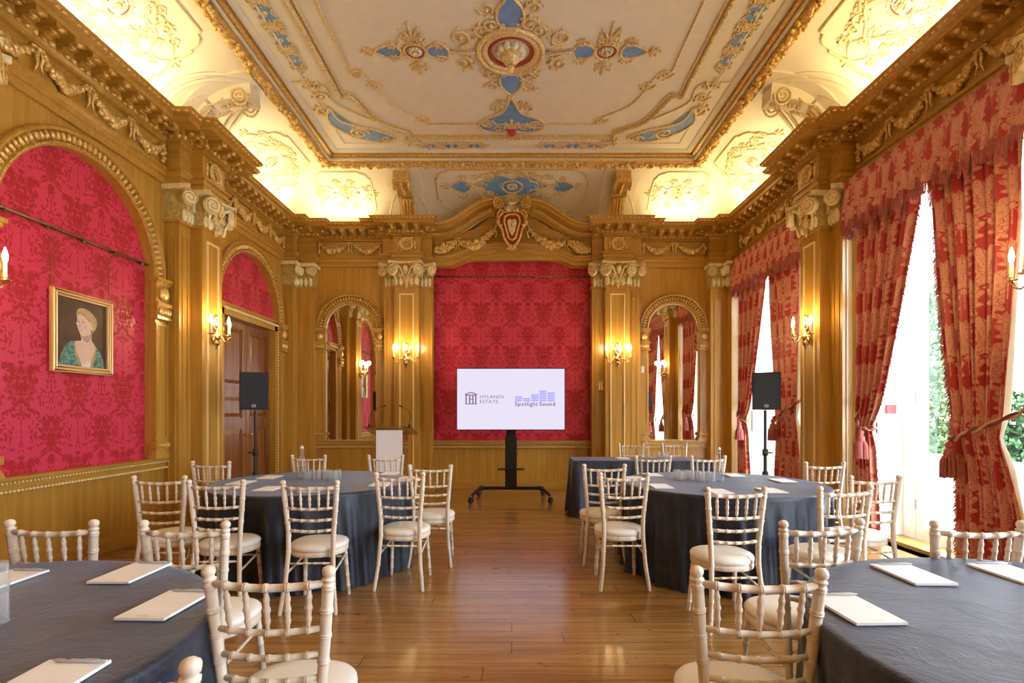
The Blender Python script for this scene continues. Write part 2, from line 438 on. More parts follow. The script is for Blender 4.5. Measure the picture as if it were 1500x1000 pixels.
# right wall with window openings (u = y)
ops = [([(b-.95, 3.75), (b+.95, 3.75)], 0, .12) for b in BAYS]
w = wall_mesh(YF, YB, 0, 4.7, ops); place(w.build('wall_right', OAK, kind='structure'), 'right')

def panel_poly(pts, base):   # flat panel following an opening profile
    return [(pts[0][0], base)] + list(pts) + [(pts[-1][0], base)]
# fabric panels behind the arches
for i, b in enumerate(BAYS):
    m = MB(); h0 = 2.80 if i == 0 else DADO-.02
    m.poly(panel_poly(arc(0, AR0+.03, HS), h0), -.02, at=-.06)
    o = m.build('trim_%d' % (1+i), DAM, kind='structure'); place(o, 'left', b)
m = MB(); m.poly([(a*1.01, b+.01) for a, b in panel_poly(rp, DADO-.02)], -.02, at=-.06); o = m.build('trim_5', DAM, kind='structure'); place(o, 'back', CX)

# ---- arch surrounds
def arch_unit(R0, R1, P, hb, s=1.0):
    k, g = MB(), MB(); w = R1-R0
    k.sweep_uh([(-R0*cos(pi*i/36), HS+R0*sin(pi*i/36)) for i in range(37)][::1],
               [(0,0),(.045,0),(.05,.02*s),(.03,.04*s),(.03,w-.05*s),(.07,w-.035*s),(.075,w-.012*s),(.06,w),(0,w)])
    rm = R0+w*.5; n = int(pi*rm/(.050*s+.008))
    for i in range(n+1):
        a = pi*i/n; M = Matrix.Rotation(-a, 3, 'Y')
        g.ell((-rm*cos(a), .042, HS+rm*sin(a)), (w*.27, .032, .017*s), 6, 4, Matrix.Rotation(a, 3, 'Y'))
    for i in range(n*2):
        a = pi*(i+.5)/(n*2); r2 = R0+.022*s
        g.ell((-r2*cos(a), .054, HS+r2*sin(a)), .010*s, 5, 3)
    for sg in (-1, 1):
        def bx(mb, a, b, d0, d1, h0, h1):
            u0, u1 = sorted((sg*a, sg*b)); mb.box(u0, u1, d0, d1, h0, h1)
        bx(k, R0+.0015, P-.0015, -.01, .05, hb, HS-.001)
        bx(k, R0+.003, P-.003, .045, .062, hb+.22*s+.0, hb+.25*s); bx(k, R0+.003, R0+.03, .05, .062, hb+.25*s, HS-.52*s); bx(k, P-.03, P, .05, .062, hb+.25*s, HS-.52*s); bx(k, R0, P, .05, .062, HS-.52*s, HS-.49*s)
        for (e, d, a, b) in ((.035, .11, HS-.035*s, HS), (.02, .09, HS-.07*s, HS-.035*s), (.005, .065, HS-.271*s, HS-.069*s), (.03, .11, HS-.31*s, HS-.27*s), (.015, .085, HS-.42*s, HS-.31*s), (.03, .10, HS-.45*s, HS-.42*s)):
            bx(k, R0-e, P+(e if P > R1 else 0)*.3, 0, d, a, b)
        uc = sg*(R0+P)/2; hw = (P-R0)/2
        g.ell((uc, .085, HS-.17*s), (hw*.7, .035, .075*s), 8, 5)
        for j in range(5): g.ell((uc+(j-2)*hw*.38, .10, HS-.052*s), (.014, .012, .014*s), 5, 3)
        for j in range(5): g.ell((uc+(j-2)*hw*.40, .095, HS-.365*s), (.018, .018, .05*s), 6, 4)
        g.ell((uc-hw*.5, .08, HS-.17*s), (.02, .03, .06*s), 6, 4); g.ell((uc+hw*.5, .08, HS-.17*s), (.02, .03, .06*s), 6, 4)
        # base blocks
        k.frustum((min(sg*(R0-.045), sg*P), max(sg*(R0-.045), sg*P), 0, .09), (min(sg*R0, sg*P), max(sg*R0, sg*P), 0, .06), hb, hb+.11*s)
        bx(k, R0-.03, P, 0, .085, hb+.109*s, hb+.171*s); bx(k, R0-.004, P, 0, .07, hb+.17*s, hb+.21*s)
        for j in range(6): g.ell((uc+(j-2.5)*hw*.33, .088, hb+.14*s), (.012, .012, .018*s), 5, 3)
    return k, g
def put_arch(idx, R0, R1, P, hb, spots, s=1.0):
    k, g = arch_unit(R0, R1, P, hb, s)
    base = k.build('trim_%d' % idx, OAK, kind='structure'); gg = g.build('gilded_carving', GILT, parent=base, smooth='all')
    for n, (side, pos) in enumerate(spots):
        o = base if n == 0 else copy_tree(base)
        if n: o.name = 'trim_%d' % (idx+n)
        place(o, side, pos)
put_arch(6, AR0, AR1, AP, DADO, [('left', b) for b in BAYS[1:]])
put_arch(9, AR0, AR1, AP, 0.0, [('left', BAYS[0])])
put_arch(10, MR0, MR1, MP, DADO, [('back', x) for x in MX], .85)

# ---- dado rails and baseboards, bay by bay
def rail(name, side, pos, hw, h0=.76, h1=DADO, dd=.06):
    m = MB(); g = MB()
    m.sweep([(-hw, 0), (hw, 0)], [(0, 0)]) if False else None
    m.box(-hw, hw, 0, dd*.55, h0+.02, h1-.02); m.box(-hw, hw, 0, dd, h1-.03, h1+.0); m.box(-hw, hw, 0, dd*.8, h0, h0+.02)
    n = int(2*hw/.034)
    for i in range(n):
        u = -hw+(i+.5)*2*hw/n; g.ell((u, dd*.85, h0+.008), (.015, .012, .012), 5, 3); g.ell((u, dd*.97, h1-.045), (.011, .010, .010), 5, 3)
    m.box(-hw, hw, 0, .03, 0, .17); m.box(-hw, hw, 0, .045, .03, .05)
    o = m.build(name, OAKX, kind='structure'); g.build('rope_moulding', BEADG, parent=o, smooth='all'); place(o, side, pos); return o
for i, b in enumerate(BAYS[1:]): rail('baseboard_left' if i == 0 else 'baseboard_left_%d' % (i+1), 'left', b, 1.10)
for i, x in enumerate(MX): rail('baseboard_back' if i == 0 else 'baseboard_back_%d' % (i+1), 'back', x, .62)
rail('baseboard_back_3', 'back', CX, 1.393)

# ---- pilasters
def strip_capital(k, g, sg, bl):
    a = lambda p, q: tuple(sorted((sg*p, sg*q)))
    b0, b1 = a(.20, .405), a(.20, .435)
    bl.frustum((*b0, 0, .185), (*b1, 0, .24), 3.56, 3.90)
    k.poly([(sg*p, q) for p, q in ((.22, 0), (.22, .25), (.33, .245), (.40, .27), (.475, .335), (.49, .25), (.47, .1), (.47, 0))], .055, axis=2, at=3.90)
    c = (sg*.425, .285, 3.81)
    M = Matrix.Rotation(-sg*.6, 3, 'Z')
    k.lathe([(.0, -.03), (.075, -.03), (.082, 0), (.075, .03), (0, .03)], c, 14, M @ Matrix.Rotation(pi/2, 3, 'X'))
    pts = []
    for i in range(30):
        t = i/29; r = .082*(1-t)+.012; an = t*2.1*2*pi + .6; q = M @ Vector((sg*r*cos(an), .035, r*sin(an))); pts.append((c[0]+q.x, c[1]+q.y, c[2]+q.z))
    g.tube(pts, [.009*(1-.5*i/29) for i in range(30)], 5)
    for j in range(3): k.ell((sg*(.25+j*.065), .20, 3.64), (.03, .035, .085), 6, 5); g.ell((sg*(.25+j*.065), .235, 3.705), (.018, .02, .016), 5, 4)
    k.tube([(sg*.23, .22, 3.70), (sg*.26, .235, 3.80), (sg*.31, .24, 3.86), (sg*.37, .25, 3.87)], .02, 6)
def main_capital(k, g, bl):
    bl.frustum((-.215, .215, .17, .32), (-.235, .235, .17, .385), 3.56, 3.90)
    k.poly([(-.275, .17), (-.29, .36), (-.285, .455), (-.20, .405), (-.10, .385), (0, .38), (.10, .385), (.20, .405), (.285, .455), (.29, .36), (.275, .17)], .055, axis=2, at=3.905)
    for sg in (-1, 1):
        c = (sg*.222, .425, 3.80); M = Matrix.Rotation(-sg*.45, 3, 'Z')
        k.lathe([(.0, -.035), (.088, -.035), (.100, 0), (.088, .035), (0, .035)], c, 16, M @ Matrix.Rotation(pi/2, 3, 'X'))
        pts = []
        for i in range(34):
            t = i/33; r = .100*(1-t)+.012; an = t*2.2*2*pi+.9; q = M @ Vector((sg*r*cos(an), .04, r*sin(an))); pts.append((c[0]+q.x, c[1]+q.y, c[2]+q.z))
        g.tube(pts, [.010*(1-.5*i/33) for i in range(34)], 5)
        k.tube([(sg*.15, .43, 3.87), (sg*.09, .41, 3.84), (sg*.05, .38, 3.74), (sg*.03, .36, 3.64)], [.022, .02, .018, .014], 6)
        k.tube([(sg*.2, .39, 3.72), (sg*.17, .37, 3.66), (sg*.16, .35, 3.58)], .016, 6)
    for j in range(5): k.ell(((j-2)*.092, .335, 3.63), (.036, .035, .075), 6, 5); g.ell(((j-2)*.092, .372, 3.69), (.022, .02, .016), 5, 4)
    for sg in (-1, 1):
        g.ell((sg*.075, .385, 3.72), (.026, .018, .036), 6, 4); g.ell((sg*.105, .39, 3.86), (.03, .018, .022), 6, 4); g.tube([(sg*.28, .43, 3.93), (sg*.20, .41, 3.925), (sg*.10, .392, 3.92), (0, .387, 3.92)], .008, 5); g.tube([(sg*.03, .365, 3.60), (sg*.07, .37, 3.66), (sg*.10, .385, 3.74), (sg*.12, .41, 3.80)], .009, 5)
    for j in range(6): k.ell(((j-2.5)*.08, .345, 3.745), (.028, .03, .045), 6, 4); g.ell(((j-2.5)*.08, .372, 3.775), (.016, .014, .012), 5, 3)
    g.ell((0, .405, 3.815), (.052, .03, .078), 10, 6); k.ell((0, .43, 3.825), (.03, .018, .05), 8, 5)
    for j in range(5): g.ell(((j-2)*.03, .395, 3.925-abs(j-2)*.008), (.014, .02, .02), 5, 4)
    g.ell((0, .37, 3.69), (.03, .025, .06), 6, 5); g.ell((0, .35, 3.565), (.036, .022, .04), 6, 4); g.ell((0, .345, 3.53), (.018, .02, .03), 6, 4)
def pilaster(idx, spots, strips=(-1, 1)):
    m, ln, k, g, cr, bl = MB(), MB(), MB(), MB(), MB(), MB()
    m.box(-.21, .21, .17, .306, 0, 3.57); m.box(-.235, .235, .17, .33, 3.535, 3.565)
    for sg in (-1, 1):
        a = sorted((sg*.205, sg*.42)); m.box(a[0], a[1], 0, .17, 0, 3.57); a = sorted((sg*.205, sg*.44)); m.box(a[0], a[1], 0, .195, 3.535, 3.565)
        a = sorted((sg*.205, sg*.44)); m.box(a[0], a[1], 0, .19, 0, .16); 
        c = sorted((sg*.235, sg*.40)); 
        for (u0, u1, h0, h1) in ((c[0]+.03, c[1]-.03, 3.38, 3.392), (c[0]+.03, c[1]-.03, .42, .432), (c[0]+.03, c[0]+.042, .42, 3.392), (c[1]-.042, c[1]-.03, .42, 3.392)): m.box(u0, u1, .17, .18, h0, h1)
        uu = sg*.42
        for (d0, d1, h0, h1) in ((.04, .13, 3.38, 3.392), (.04, .052, .42, 3.38), (.118, .13, .42, 3.38)):
            a = sorted((uu, uu+sg*.01)); m.box(a[0], a[1], d0, d1, h0, h1)
    m.box(-.23, .23, .17, .33, 0, .18)
    for (u0, u1, h0, h1) in ((-.125, .125, 3.40, 3.42), (-.125, .125, .40, .42), (-.125, -.105, .40, 3.42), (.105, .125, .40, 3.42)): ln.box(u0, u1, .306, .322, h0, h1)
    main_capital(k, g, bl)
    for sg in strips: strip_capital(k, g, sg, bl)

    # carved roundel in the frieze above
    Mx = Matrix.Rotation(pi/2, 3, 'X')
    cr.lathe([(.02, 0), (.098, 0), (.11, .02), (.098, .045), (.085, .05), (.075, .03), (.02, .03)], (0, .30, 4.265), 20, Matrix.Rotation(-pi/2, 3, 'X'))
    for i in range(8): a = 2*pi*i/8; cr.ell((.045*cos(a), .335, 4.265+.045*sin(a)), (.018, .015, .018), 5, 4)
    cr.ell((0, .345, 4.265), (.022, .02, .022), 6, 4)
    cr.tube([(.104*cos(2*pi*i/20), .345, 4.265+.104*sin(2*pi*i/20)) for i in range(20)], .018, 6, closed=True); cr.tube([(.066*cos(2*pi*i/20), .345, 4.265+.066*sin(2*pi*i/20)) for i in range(20)], .009, 5, closed=True)
    for sg in (-1, 1):
        cr.ell((sg*.135, .325, 4.285), (.03, .02, .055), 6, 4); cr.ell((sg*.145, .325, 4.215), (.02, .02, .045), 6, 4); cr.ell((sg*.08, .33, 4.37), (.03, .02, .016), 6, 4); cr.ell((sg*.08, .33, 4.16), (.03, .02, .016), 6, 4)
    base = m.build('trim_%d' % idx, OAK, kind='structure')
    ln.build('panel_moulding', GOLDL, parent=base); bl.build('capital_bell', BELLC, parent=base); k.build('capital', CAPC, parent=base, smooth=True); g.build('capital_gilding', GILT, parent=base, smooth='all'); cr.build('frieze_roundel', GILT, parent=base, smooth='all')
    for n, (side, pos) in enumerate(spots):
        o = base if n == 0 else copy_tree(base)
        if n: o.name = 'trim_%d' % (idx+n)
        place(o, side, pos)
pilaster(12, [('back', PX[0]), ('back', PX[1])] + [('left', y) for y in PILY] + [('right', y) for y in PILY])
# corner pilasters
def corner(idx, sgn):
    m, k, g, bl = MB(), MB(), MB(), MB(); xw = XL if sgn < 0 else XR
    def bx(mb, dx0, dx1, dy0, dy1, h0, h1):
        a = sorted((xw-sgn*dx0, xw-sgn*dx1)); mb.box(a[0], a[1], YB-dy1, YB-dy0, h0, h1)
    bx(m, 0, .17, 0, .35, 0, 3.57); bx(m, 0, .46, 0, .17, 0, 3.57); bx(m, 0, .19, 0, .37, 0, .16); bx(m, 0, .48, 0, .19, 0, .16)
    for (a, b, h0, h1) in ((.23, .245, .42, 3.39), (.385, .40, .42, 3.39), (.23, .40, 3.375, 3.39)): bx(m, a, b, .17, .18, h0, h1)
    bx(m, 0, .19, 0, .37, 3.535, 3.565); bx(m, 0, .48, 0, .19, 3.535, 3.565)
    for (x, y) in ((xw-sgn*.46, YB-.10), (xw-sgn*.10, YB-.35)):
        pass
    bl.frustum(tuple(sorted((xw, xw-sgn*.46)))+(YB-.19, YB), tuple(sorted((xw, xw-sgn*.49)))+(YB-.24, YB), 3.56, 3.90)
    bl.frustum(tuple(sorted((xw, xw-sgn*.19)))+(YB-.36, YB-.1), tuple(sorted((xw, xw-sgn*.24)))+(YB-.39, YB-.1), 3.56, 3.90)
    a = sorted((xw, xw-sgn*.52)); k.box(a[0], a[1], YB-.27, YB, 3.90, 3.955); a = sorted((xw, xw-sgn*.27)); k.box(a[0], a[1], YB-.43, YB, 3.90, 3.955)
    for (cx, cyy, rot) in ((xw-sgn*.47, YB-.29, 0), (xw-sgn*.27, YB-.27, .78*sgn), (xw-sgn*.28, YB-.40, 1.4*sgn)):
        M = Matrix.Rotation(rot, 3, 'Z'); c = (cx, cyy, 3.81)
        k.lathe([(0, -.03), (.072, -.03), (.08, 0), (.072, .03), (0, .03)], c, 14, M @ Matrix.Rotation(pi/2, 3, 'X')); pts = []
        for i in range(28):
            t = i/27; r = .08*(1-t)+.01; an = t*2.1*2*pi+.6; q = M @ Vector((r*cos(an), -.035, r*sin(an))); pts.append((c[0]+q.x, c[1]+q.y, c[2]+q.z))
        g.tube(pts, .007, 5)
    for j in range(3): k.ell((xw-sgn*(.26+j*.08), YB-.21, 3.64), (.033, .035, .08), 6, 5); g.ell((xw-sgn*(.26+j*.08), YB-.245, 3.70), (.02, .02, .016), 5, 4)
    for j in range(2): k.ell((xw-sgn*.21, YB-(.24+j*.08), 3.64), (.035, .033, .08), 6, 5)
    b = m.build('trim_%d' % idx, OAK, kind='structure'); bl.build('capital_bell', BELLC, parent=b); k.build('capital', CAPC, parent=b, smooth=True); g.build('capital_gilding', GILT, parent=b, smooth='all')
corner(20, -1); corner(21, 1)

# ---- entablature round the room (open behind the pediment on the back wall)
def breaks(cs, sgn=1):     # d profile along s
    out = []
    for c in cs: out += [(c-.42*sgn, 0), (c-.42*sgn, .17), (c-.21*sgn, .17), (c-.21*sgn, .306), (c+.21*sgn, .306), (c+.21*sgn, .17), (c+.42*sgn, .17), (c+.42*sgn, 0)]
    return out
path = []
path += [(CX+1.393, YB-.17), (PX[1]-.21, YB-.17), (PX[1]-.21, YB-.306), (PX[1]+.21, YB-.306), (PX[1]+.21, YB-.17), (PX[1]+.42, YB-.17), (PX[1]+.42, YB)]
path += [(XR-.46, YB), (XR-.46, YB-.17), (XR-.17, YB-.17), (XR-.17, YB-.35), (XR, YB-.35)]
path += [(XR-d, s) for s, d in breaks(PILY, -1)]
path += [(XR, YF), (XL, YF)]
path += [(XL+d, s) for s, d in breaks(PILY[::-1])]
path += [(XL, YB-.35), (XL+.17, YB-.35), (XL+.17, YB-.17), (XL+.46, YB-.17), (XL+.46, YB), (PX[0]-.42, YB), (PX[0]-.42, YB-.17), (PX[0]-.21, YB-.17), (PX[0]-.21, YB-.306), (PX[0]+.21, YB-.306), (PX[0]+.21, YB-.17), (CX-1.393, YB-.17)]
ENT = [(-.02, 3.955), (.035, 3.955), (.035, 4.03), (.05, 4.035), (.05, 4.085), (.075, 4.10), (.075, 4.125), (.02, 4.13), (.02, 4.395), (.05, 4.41), (.05, 4.43), (.085, 4.45), (.10, 4.485), (.10, 4.545), (.275, 4.548), (.285, 4.585), (.305, 4.592), (.325, 4.60), (.35, 4.632), (.355, 4.645), (.0, 4.65)]
m = MB(); m.sweep(path, ENT); ent = m.build('trim_22', OAKX, kind='structure')
def off_segs(path, p):
    P = [Vector(q) for q in path]; n = len(P); Q = []
    for i in range(n):
        a = P[i]-P[i-1] if i > 0 else P[1]-P[0]; b = P[i+1]-P[i] if i < n-1 else P[-1]-P[-2]
        a.normalize(); b.normalize(); n1 = Vector((a.y, -a.x)); n2 = Vector((b.y, -b.x)); mm = (n1+n2)/(1+n1.dot(n2)); Q.append(P[i]+mm*p)
    out = []
    for i in range(n-1):
        d = Q[i+1]-Q[i]
        if d.dot(P[i+1]-P[i]) > 0 and d.length > .04: out.append((Q[i], Q[i+1], d.normalized(), (P[i+1]-P[i]).length))
    return out
def seen(q): return q.y > 3.2
g = MB(); md = MB()
for a, b, t, L in off_segs(path, .095):
    n = max(1, int((b-a).length/.075))
    for i in range(n):
        q = a.lerp(b, (i+.5)/n)
        if seen(q): g.ell((q.x, q.y, 4.465), (.022+.008*abs(t.x), .022+.008*abs(t.y), .026), 6, 4)
for a, b, t, L in off_segs(path, .33):
    n = max(1, int((b-a).length/.07))
    for i in range(n):
        q = a.lerp(b, (i+.5)/n)
        if seen(q): g.ell((q.x, q.y, 4.614), (.014+.016*abs(t.x), .014+.016*abs(t.y), .013), 5, 4)
for a, b, t, L in off_segs(path, .065):
    n = max(1, int((b-a).length/.05))
    for i in range(n):
        q = a.lerp(b, (i+.5)/n)
        if seen(q): g.ell((q.x, q.y, 4.11), (.012+.010*abs(t.x), .012+.010*abs(t.y), .011), 5, 3)
for a, b, t, L in off_segs(path, .10):
    n = max(1, round((b-a).length/.185)); nn = Vector((t.y, -t.x))
    for i in range(n):
        q = a.lerp(b, (i+.5)/n)
        if not seen(q): continue
        for (p0, p1, h0, h1, w) in ((-.01, .165, 4.505, 4.548, .05), (-.01, .11, 4.475, 4.505, .044), (-.01, .05, 4.452, 4.475, .038)):
            c1, c2 = q+nn*p0, q+nn*p1; xs = sorted((c1.x, c2.x)); ys = sorted((c1.y, c2.y))
            if abs(t.x) > .5: md.box(q.x-w, q.x+w, ys[0], ys[1], h0, h1)
            else: md.box(xs[0], xs[1], q.y-w, q.y+w, h0, h1)
        e = q+nn*.09; g.ell((e.x, e.y, 4.492), (.034, .034, .022), 6, 4); e = q+nn*.155; g.ell((e.x, e.y, 4.508), (.03, .03, .018), 6, 4)
g.build('gilded_carving', GILT, parent=ent, smooth='all'); md.build('modillion_blocks', OAKX, parent=ent)

# ---- swags in the frieze
def swag(mb, u0, u1, htop, dip, d, rnd, r0=.036):
    n = 22
    for i in range(n+1):
        t = i/n; w = sin(pi*t); u = mid(u0, u1, t); h = htop - dip*w
        for q in range(3 if w > .35 else 2):
            r = r0*(.55+.55*w)*rnd.uniform(.7, 1.2)
            mb.ell((u+rnd.uniform(-.012, .012), d+rnd.uniform(0, .03), h+rnd.uniform(-.035, .035)*w), (r, r, r*rnd.uniform(.8, 1.2)), 6, 4)
def bow(mb, u, h, d):
    mb.ell((u, d+.03, h), (.022, .02, .024), 6, 4)
    for sg in (-1, 1):
        mb.tube([(u, d+.03, h), (u+sg*.03, d+.035, h-.07), (u+sg*.015, d+.03, h-.13), (u+sg*.04, d+.025, h-.20)], [.012, .018, .012, .006], 5)
        mb.ell((u+sg*.035, d+.025, h+.005), (.03, .015, .016), 6, 4)
def frieze(side, pos, hw, n, parent):
    mb = MB(); rnd = random.Random(int(pos*100)+n); L = 2*hw/n
    for i in range(n): swag(mb, -hw+i*L+.05, -hw+(i+1)*L-.05, 4.345, .125, .03, rnd)
    for i in range(n+1):
        u = -hw+i*L
        if i in (0, n):
            u += .04 if i == 0 else -.04
            for q in range(6): mb.ell((u+rnd.uniform(-.02, .02), .05, 4.36-q*.035), (.028, .03, .026), 6, 4)
        else: bow(mb, u, 4.37, .03)
    o = mb.build('fruit_swags', GILT, smooth='all'); place(o, side, pos); o.parent = parent
for side in ('left', 'right'):
    for b in BAYS[:2]: frieze(side, b, 1.06, 4, ent)
for x in MX: frieze('back', x, .58, 2, ent)

# ---- swan-neck pediment over the red panel
AD = .17
m = MB(); g = MB()
ap = [(-1.45, 3.955), (-1.07, 3.955)] + [(u, 3.955+.235*(1-(u/1.07)**2)) for u in [1.07*(-1+2*i/24) for i in range(1, 24)]] + [(1.07, 3.955), (1.45, 3.955)]
m.sweep_uh(ap, [(-.02, 0), (AD*.5+.035, 0), (AD*.5+.035, .07), (AD*.5+.05, .075), (AD*.5+.05, .12), (AD*.5+.075, .135), (AD*.5+.075, .165), (0, .17)])
for i in range(90):
    u = -1.35+i*.03; hh = 4.10+.235*max(0, 1-(u/1.07)**2)
    g.ell((u, AD*.5+.07, hh+.005), (.012, .012, .011), 5, 3)
# frieze board behind the garlands
m.poly([(-1.45, 4.05), (1.45, 4.05), (1.45, 4.5), (1.0, 4.5), (.6, 4.62), (.35, 4.86), (.2, 4.95), (-.2, 4.95), (-.35, 4.86), (-.6, 4.62), (-1.0, 4.5), (-1.45, 4.5)], .10, at=0)
def neck(sg, base=4.64):
    P = []
    for i in range(31):
        t = i/30; u = 1.45-t*1.10; e = min(1, max(0, (t-.18)/.80)); s = e*e*(3-2*e); P.append((u, base+.40*s))
    x0, h0 = P[-1]
    for i in range(1, 9): a = i/8*1.45; P.append((x0-.10*sin(a), h0+.012-.10*(1-cos(a))+.0))
    return [(sg*u, h) for u, h in P]
for sg in (-1, 1):
    P = neck(sg); PP = P if sg < 0 else P[::-1]
    pr = [(0, -.25), (.12, -.24), (.13, -.22), (.17, -.20), (.185, -.15), (.19, -.11), (.33, -.105), (.335, -.06), (.36, -.05), (.385, -.02), (.39, 0), (0, 0)]
    m.sweep_uh(PP, pr)
    for i in range(len(P)-1):
        a, b = Vector(P[i]), Vector(P[i+1]); t = (b-a).normalized(); nn = Vector((-t.y, t.x))
        if nn.y < 0: nn = -nn
        for k in range(2):
            q = a.lerp(b, .25+.5*k)
            e = q-nn*.032; g.ell((e.x, .372, e.y), (.017, .014, .012), 5, 4)
            e = q-nn*.15; g.ell((e.x, .19, e.y), (.014, .016, .022), 5, 4)
    c = (sg*.225, 4.945)
    m.lathe([(0, 0), (.098, 0), (.098, .395), (0, .395)], (c[0], 0, c[1]), 22, Matrix.Rotation(-pi/2, 3, 'X'))
    pts = []
    for i in range(44):
        t = i/43; r = .098*(1-t*.9); an = pi/2 + sg*(-t*2.3*2*pi) ; pts.append((c[0]+r*cos(an), .40, c[1]+r*sin(an)))
    g.tube(pts, [.016*(1-.35*i/43) for i in range(44)], 6)
    rnd = random.Random(3+sg)
    for (ua, ub, ha, hb, dip) in ((1.36, .98, 4.20, 4.36, .02), (.92, .32, 4.35, 4.56, .13)):
        n = 26
        for i in range(n+1):
            t = i/n; w = sin(pi*t); u = mid(ua, ub, t); h = mid(ha, hb, t)-dip*w
            for q in range(4):
                r = .034*(.7+.5*w)*rnd.uniform(.75, 1.2); g.ell((sg*u+rnd.uniform(-.012, .012), .125+rnd.uniform(0, .045), h+rnd.uniform(-.055, .055)*(.4+w)), r, 6, 4)
    bow(g, sg*.95, 4.42, .12)
ped = m.build('trim_23', OAKX, kind='structure'); place(ped, 'back', CX); o = g.build('gilded_carving', GILT, parent=ped, smooth='all')
# crest between the scrolls
cg, cm, cc = MB(), MB(), MB()
sh = [(0, 4.20), (.07, 4.24), (.13, 4.34), (.17, 4.50), (.245, 4.60), (.22, 4.70), (.15, 4.78), (.06, 4.80)]
full = sh + [(-a, b) for a, b in sh[::-1] if a > 0]
cm.poly([(a*.95, b) for a, b in full], .10, at=.30)
cg.tube([(a, .41, b) for a, b in full], .022, 6, closed=True)
inn = [(0, 4.30), (.06, 4.34), (.09, 4.46), (.135, 4.62), (.12, 4.70), (.06, 4.74)]; inn = inn + [(-a, b) for a, b in inn[::-1] if a > 0]
cg.tube([(a, .425, b) for a, b in inn], .02, 6, closed=True)
sc_ = [(0, 4.38), (.05, 4.46), (.085, 4.62), (.05, 4.66), (0, 4.645), (-.05, 4.66), (-.085, 4.62), (-.05, 4.46)]
cc.poly(sc_, .03, at=.40)
for j in range(5): a = (j-2)*.5; cg.ell((sin(a)*.06, .42, 4.90+cos(a)*.05), (.022, .03, .055), 6, 5, Matrix.Rotation(a, 3, 'Y'))
for j in range(5): a = (j-2)*.5; cg.ell((sin(a)*.06, .42, 4.17-cos(a)*.035+.03), (.022, .035, .05), 6, 5, Matrix.Rotation(-a, 3, 'Y'))
for sg in (-1, 1):
    for (u, h, r) in ((.08, 4.82, .035), (.04, 4.80, .03), (.235, 4.62, .04), (.225, 4.69, .035), (.19, 4.56, .03), (.13, 4.84, .02)): cg.ell((sg*u, .42, h), (r, .03, r), 7, 5)
    cg.tube([(sg*.15, .41, 4.80), (sg*.20, .42, 4.82), (sg*.24, .41, 4.76), (sg*.26, .41, 4.69)], .016, 6)
    cg.tube([(sg*.26, .35, 4.60), (sg*.30, .33, 4.52), (sg*.26, .33, 4.46), (sg*.29, .30, 4.38)], .012, 6)
for (u, h) in ((0, 4.56), (.03, 4.60), (-.03, 4.60), (0, 4.48), (0, 4.62)): cc.ell((u, .435, h), (.022, .012, .025), 6, 4)
crest = cm.build('trim_24', REDP, kind='structure'); place(crest, 'back', CX); cg.build('crest_frame', GILT, parent=crest, smooth='all'); cc.build('crest_shield', CAPC, parent=crest)

# =================================================================== COVE AND CEILING
CV, CH0, CH1 = .92, 4.62, 5.34
def cprof(t): a = t*pi/2; return CV*(1-cos(a))*.98+.01, CH0+(CH1-CH0)*sin(a)
m = MB(); room = [(XL, YB), (XR, YB), (XR, YF), (XL, YF)]
m.sweep(room, [cprof(i/14) for i in range(15)], closed=True)
cove = m.build('ceiling_cove', CREAMC, kind='structure', smooth='all')
m = MB(); g = MB()
FR = [(.90, 5.345), (.90, 5.325), (.94, 5.30), (1.00, 5.325), (1.03, 5.37), (1.05, 5.40), (1.075, 5.405), (1.10, 5.42), (1.10, 5.46)]
m.sweep(room, FR, closed=True); fr = m.build('ceiling_frame', GILTD, kind='structure')
m = MB(); m.sweep(room, [(1.035, 5.37), (1.035, 5.355), (1.058, 5.352), (1.058, 5.39)], closed=True); m.build('cream_fillet', CREAM, parent=fr)
rnd = random.Random(11)
def room_segs(p): return [((XL+p, YB-p), (XR-p, YB-p)), ((XR-p, YB-p), (XR-p, YF+p)), ((XL+p, YF+p), (XL+p, YB-p))]
for (a, b) in room_segs(.965):
    a, b = Vector(a), Vector(b); L = (b-a).length; n = int(L/.05)
    for i in range(n):
        q = a.lerp(b, (i+.5)/n)
        if q.y < 4.6: continue
        for k in range(3): g.ell((q.x+rnd.uniform(-.05, .05), q.y+rnd.uniform(-.05, .05), 5.312+rnd.uniform(-.02, .02)), rnd.uniform(.018, .036), 6, 4)
g.build('carved_fruit_band', GILT, parent=fr, smooth='all')
m = MB(); m.sweep(room, [(1.10, 5.46), (1.14, 5.43), (1.20, 5.445), (1.22, 5.46)], closed=True); m.sweep(room, [(1.36, 5.46), (1.37, 5.448), (1.39, 5.448), (1.40, 5.46)], closed=True)
m.build('ceiling_moulding', CREAM, parent=None, kind='structure')

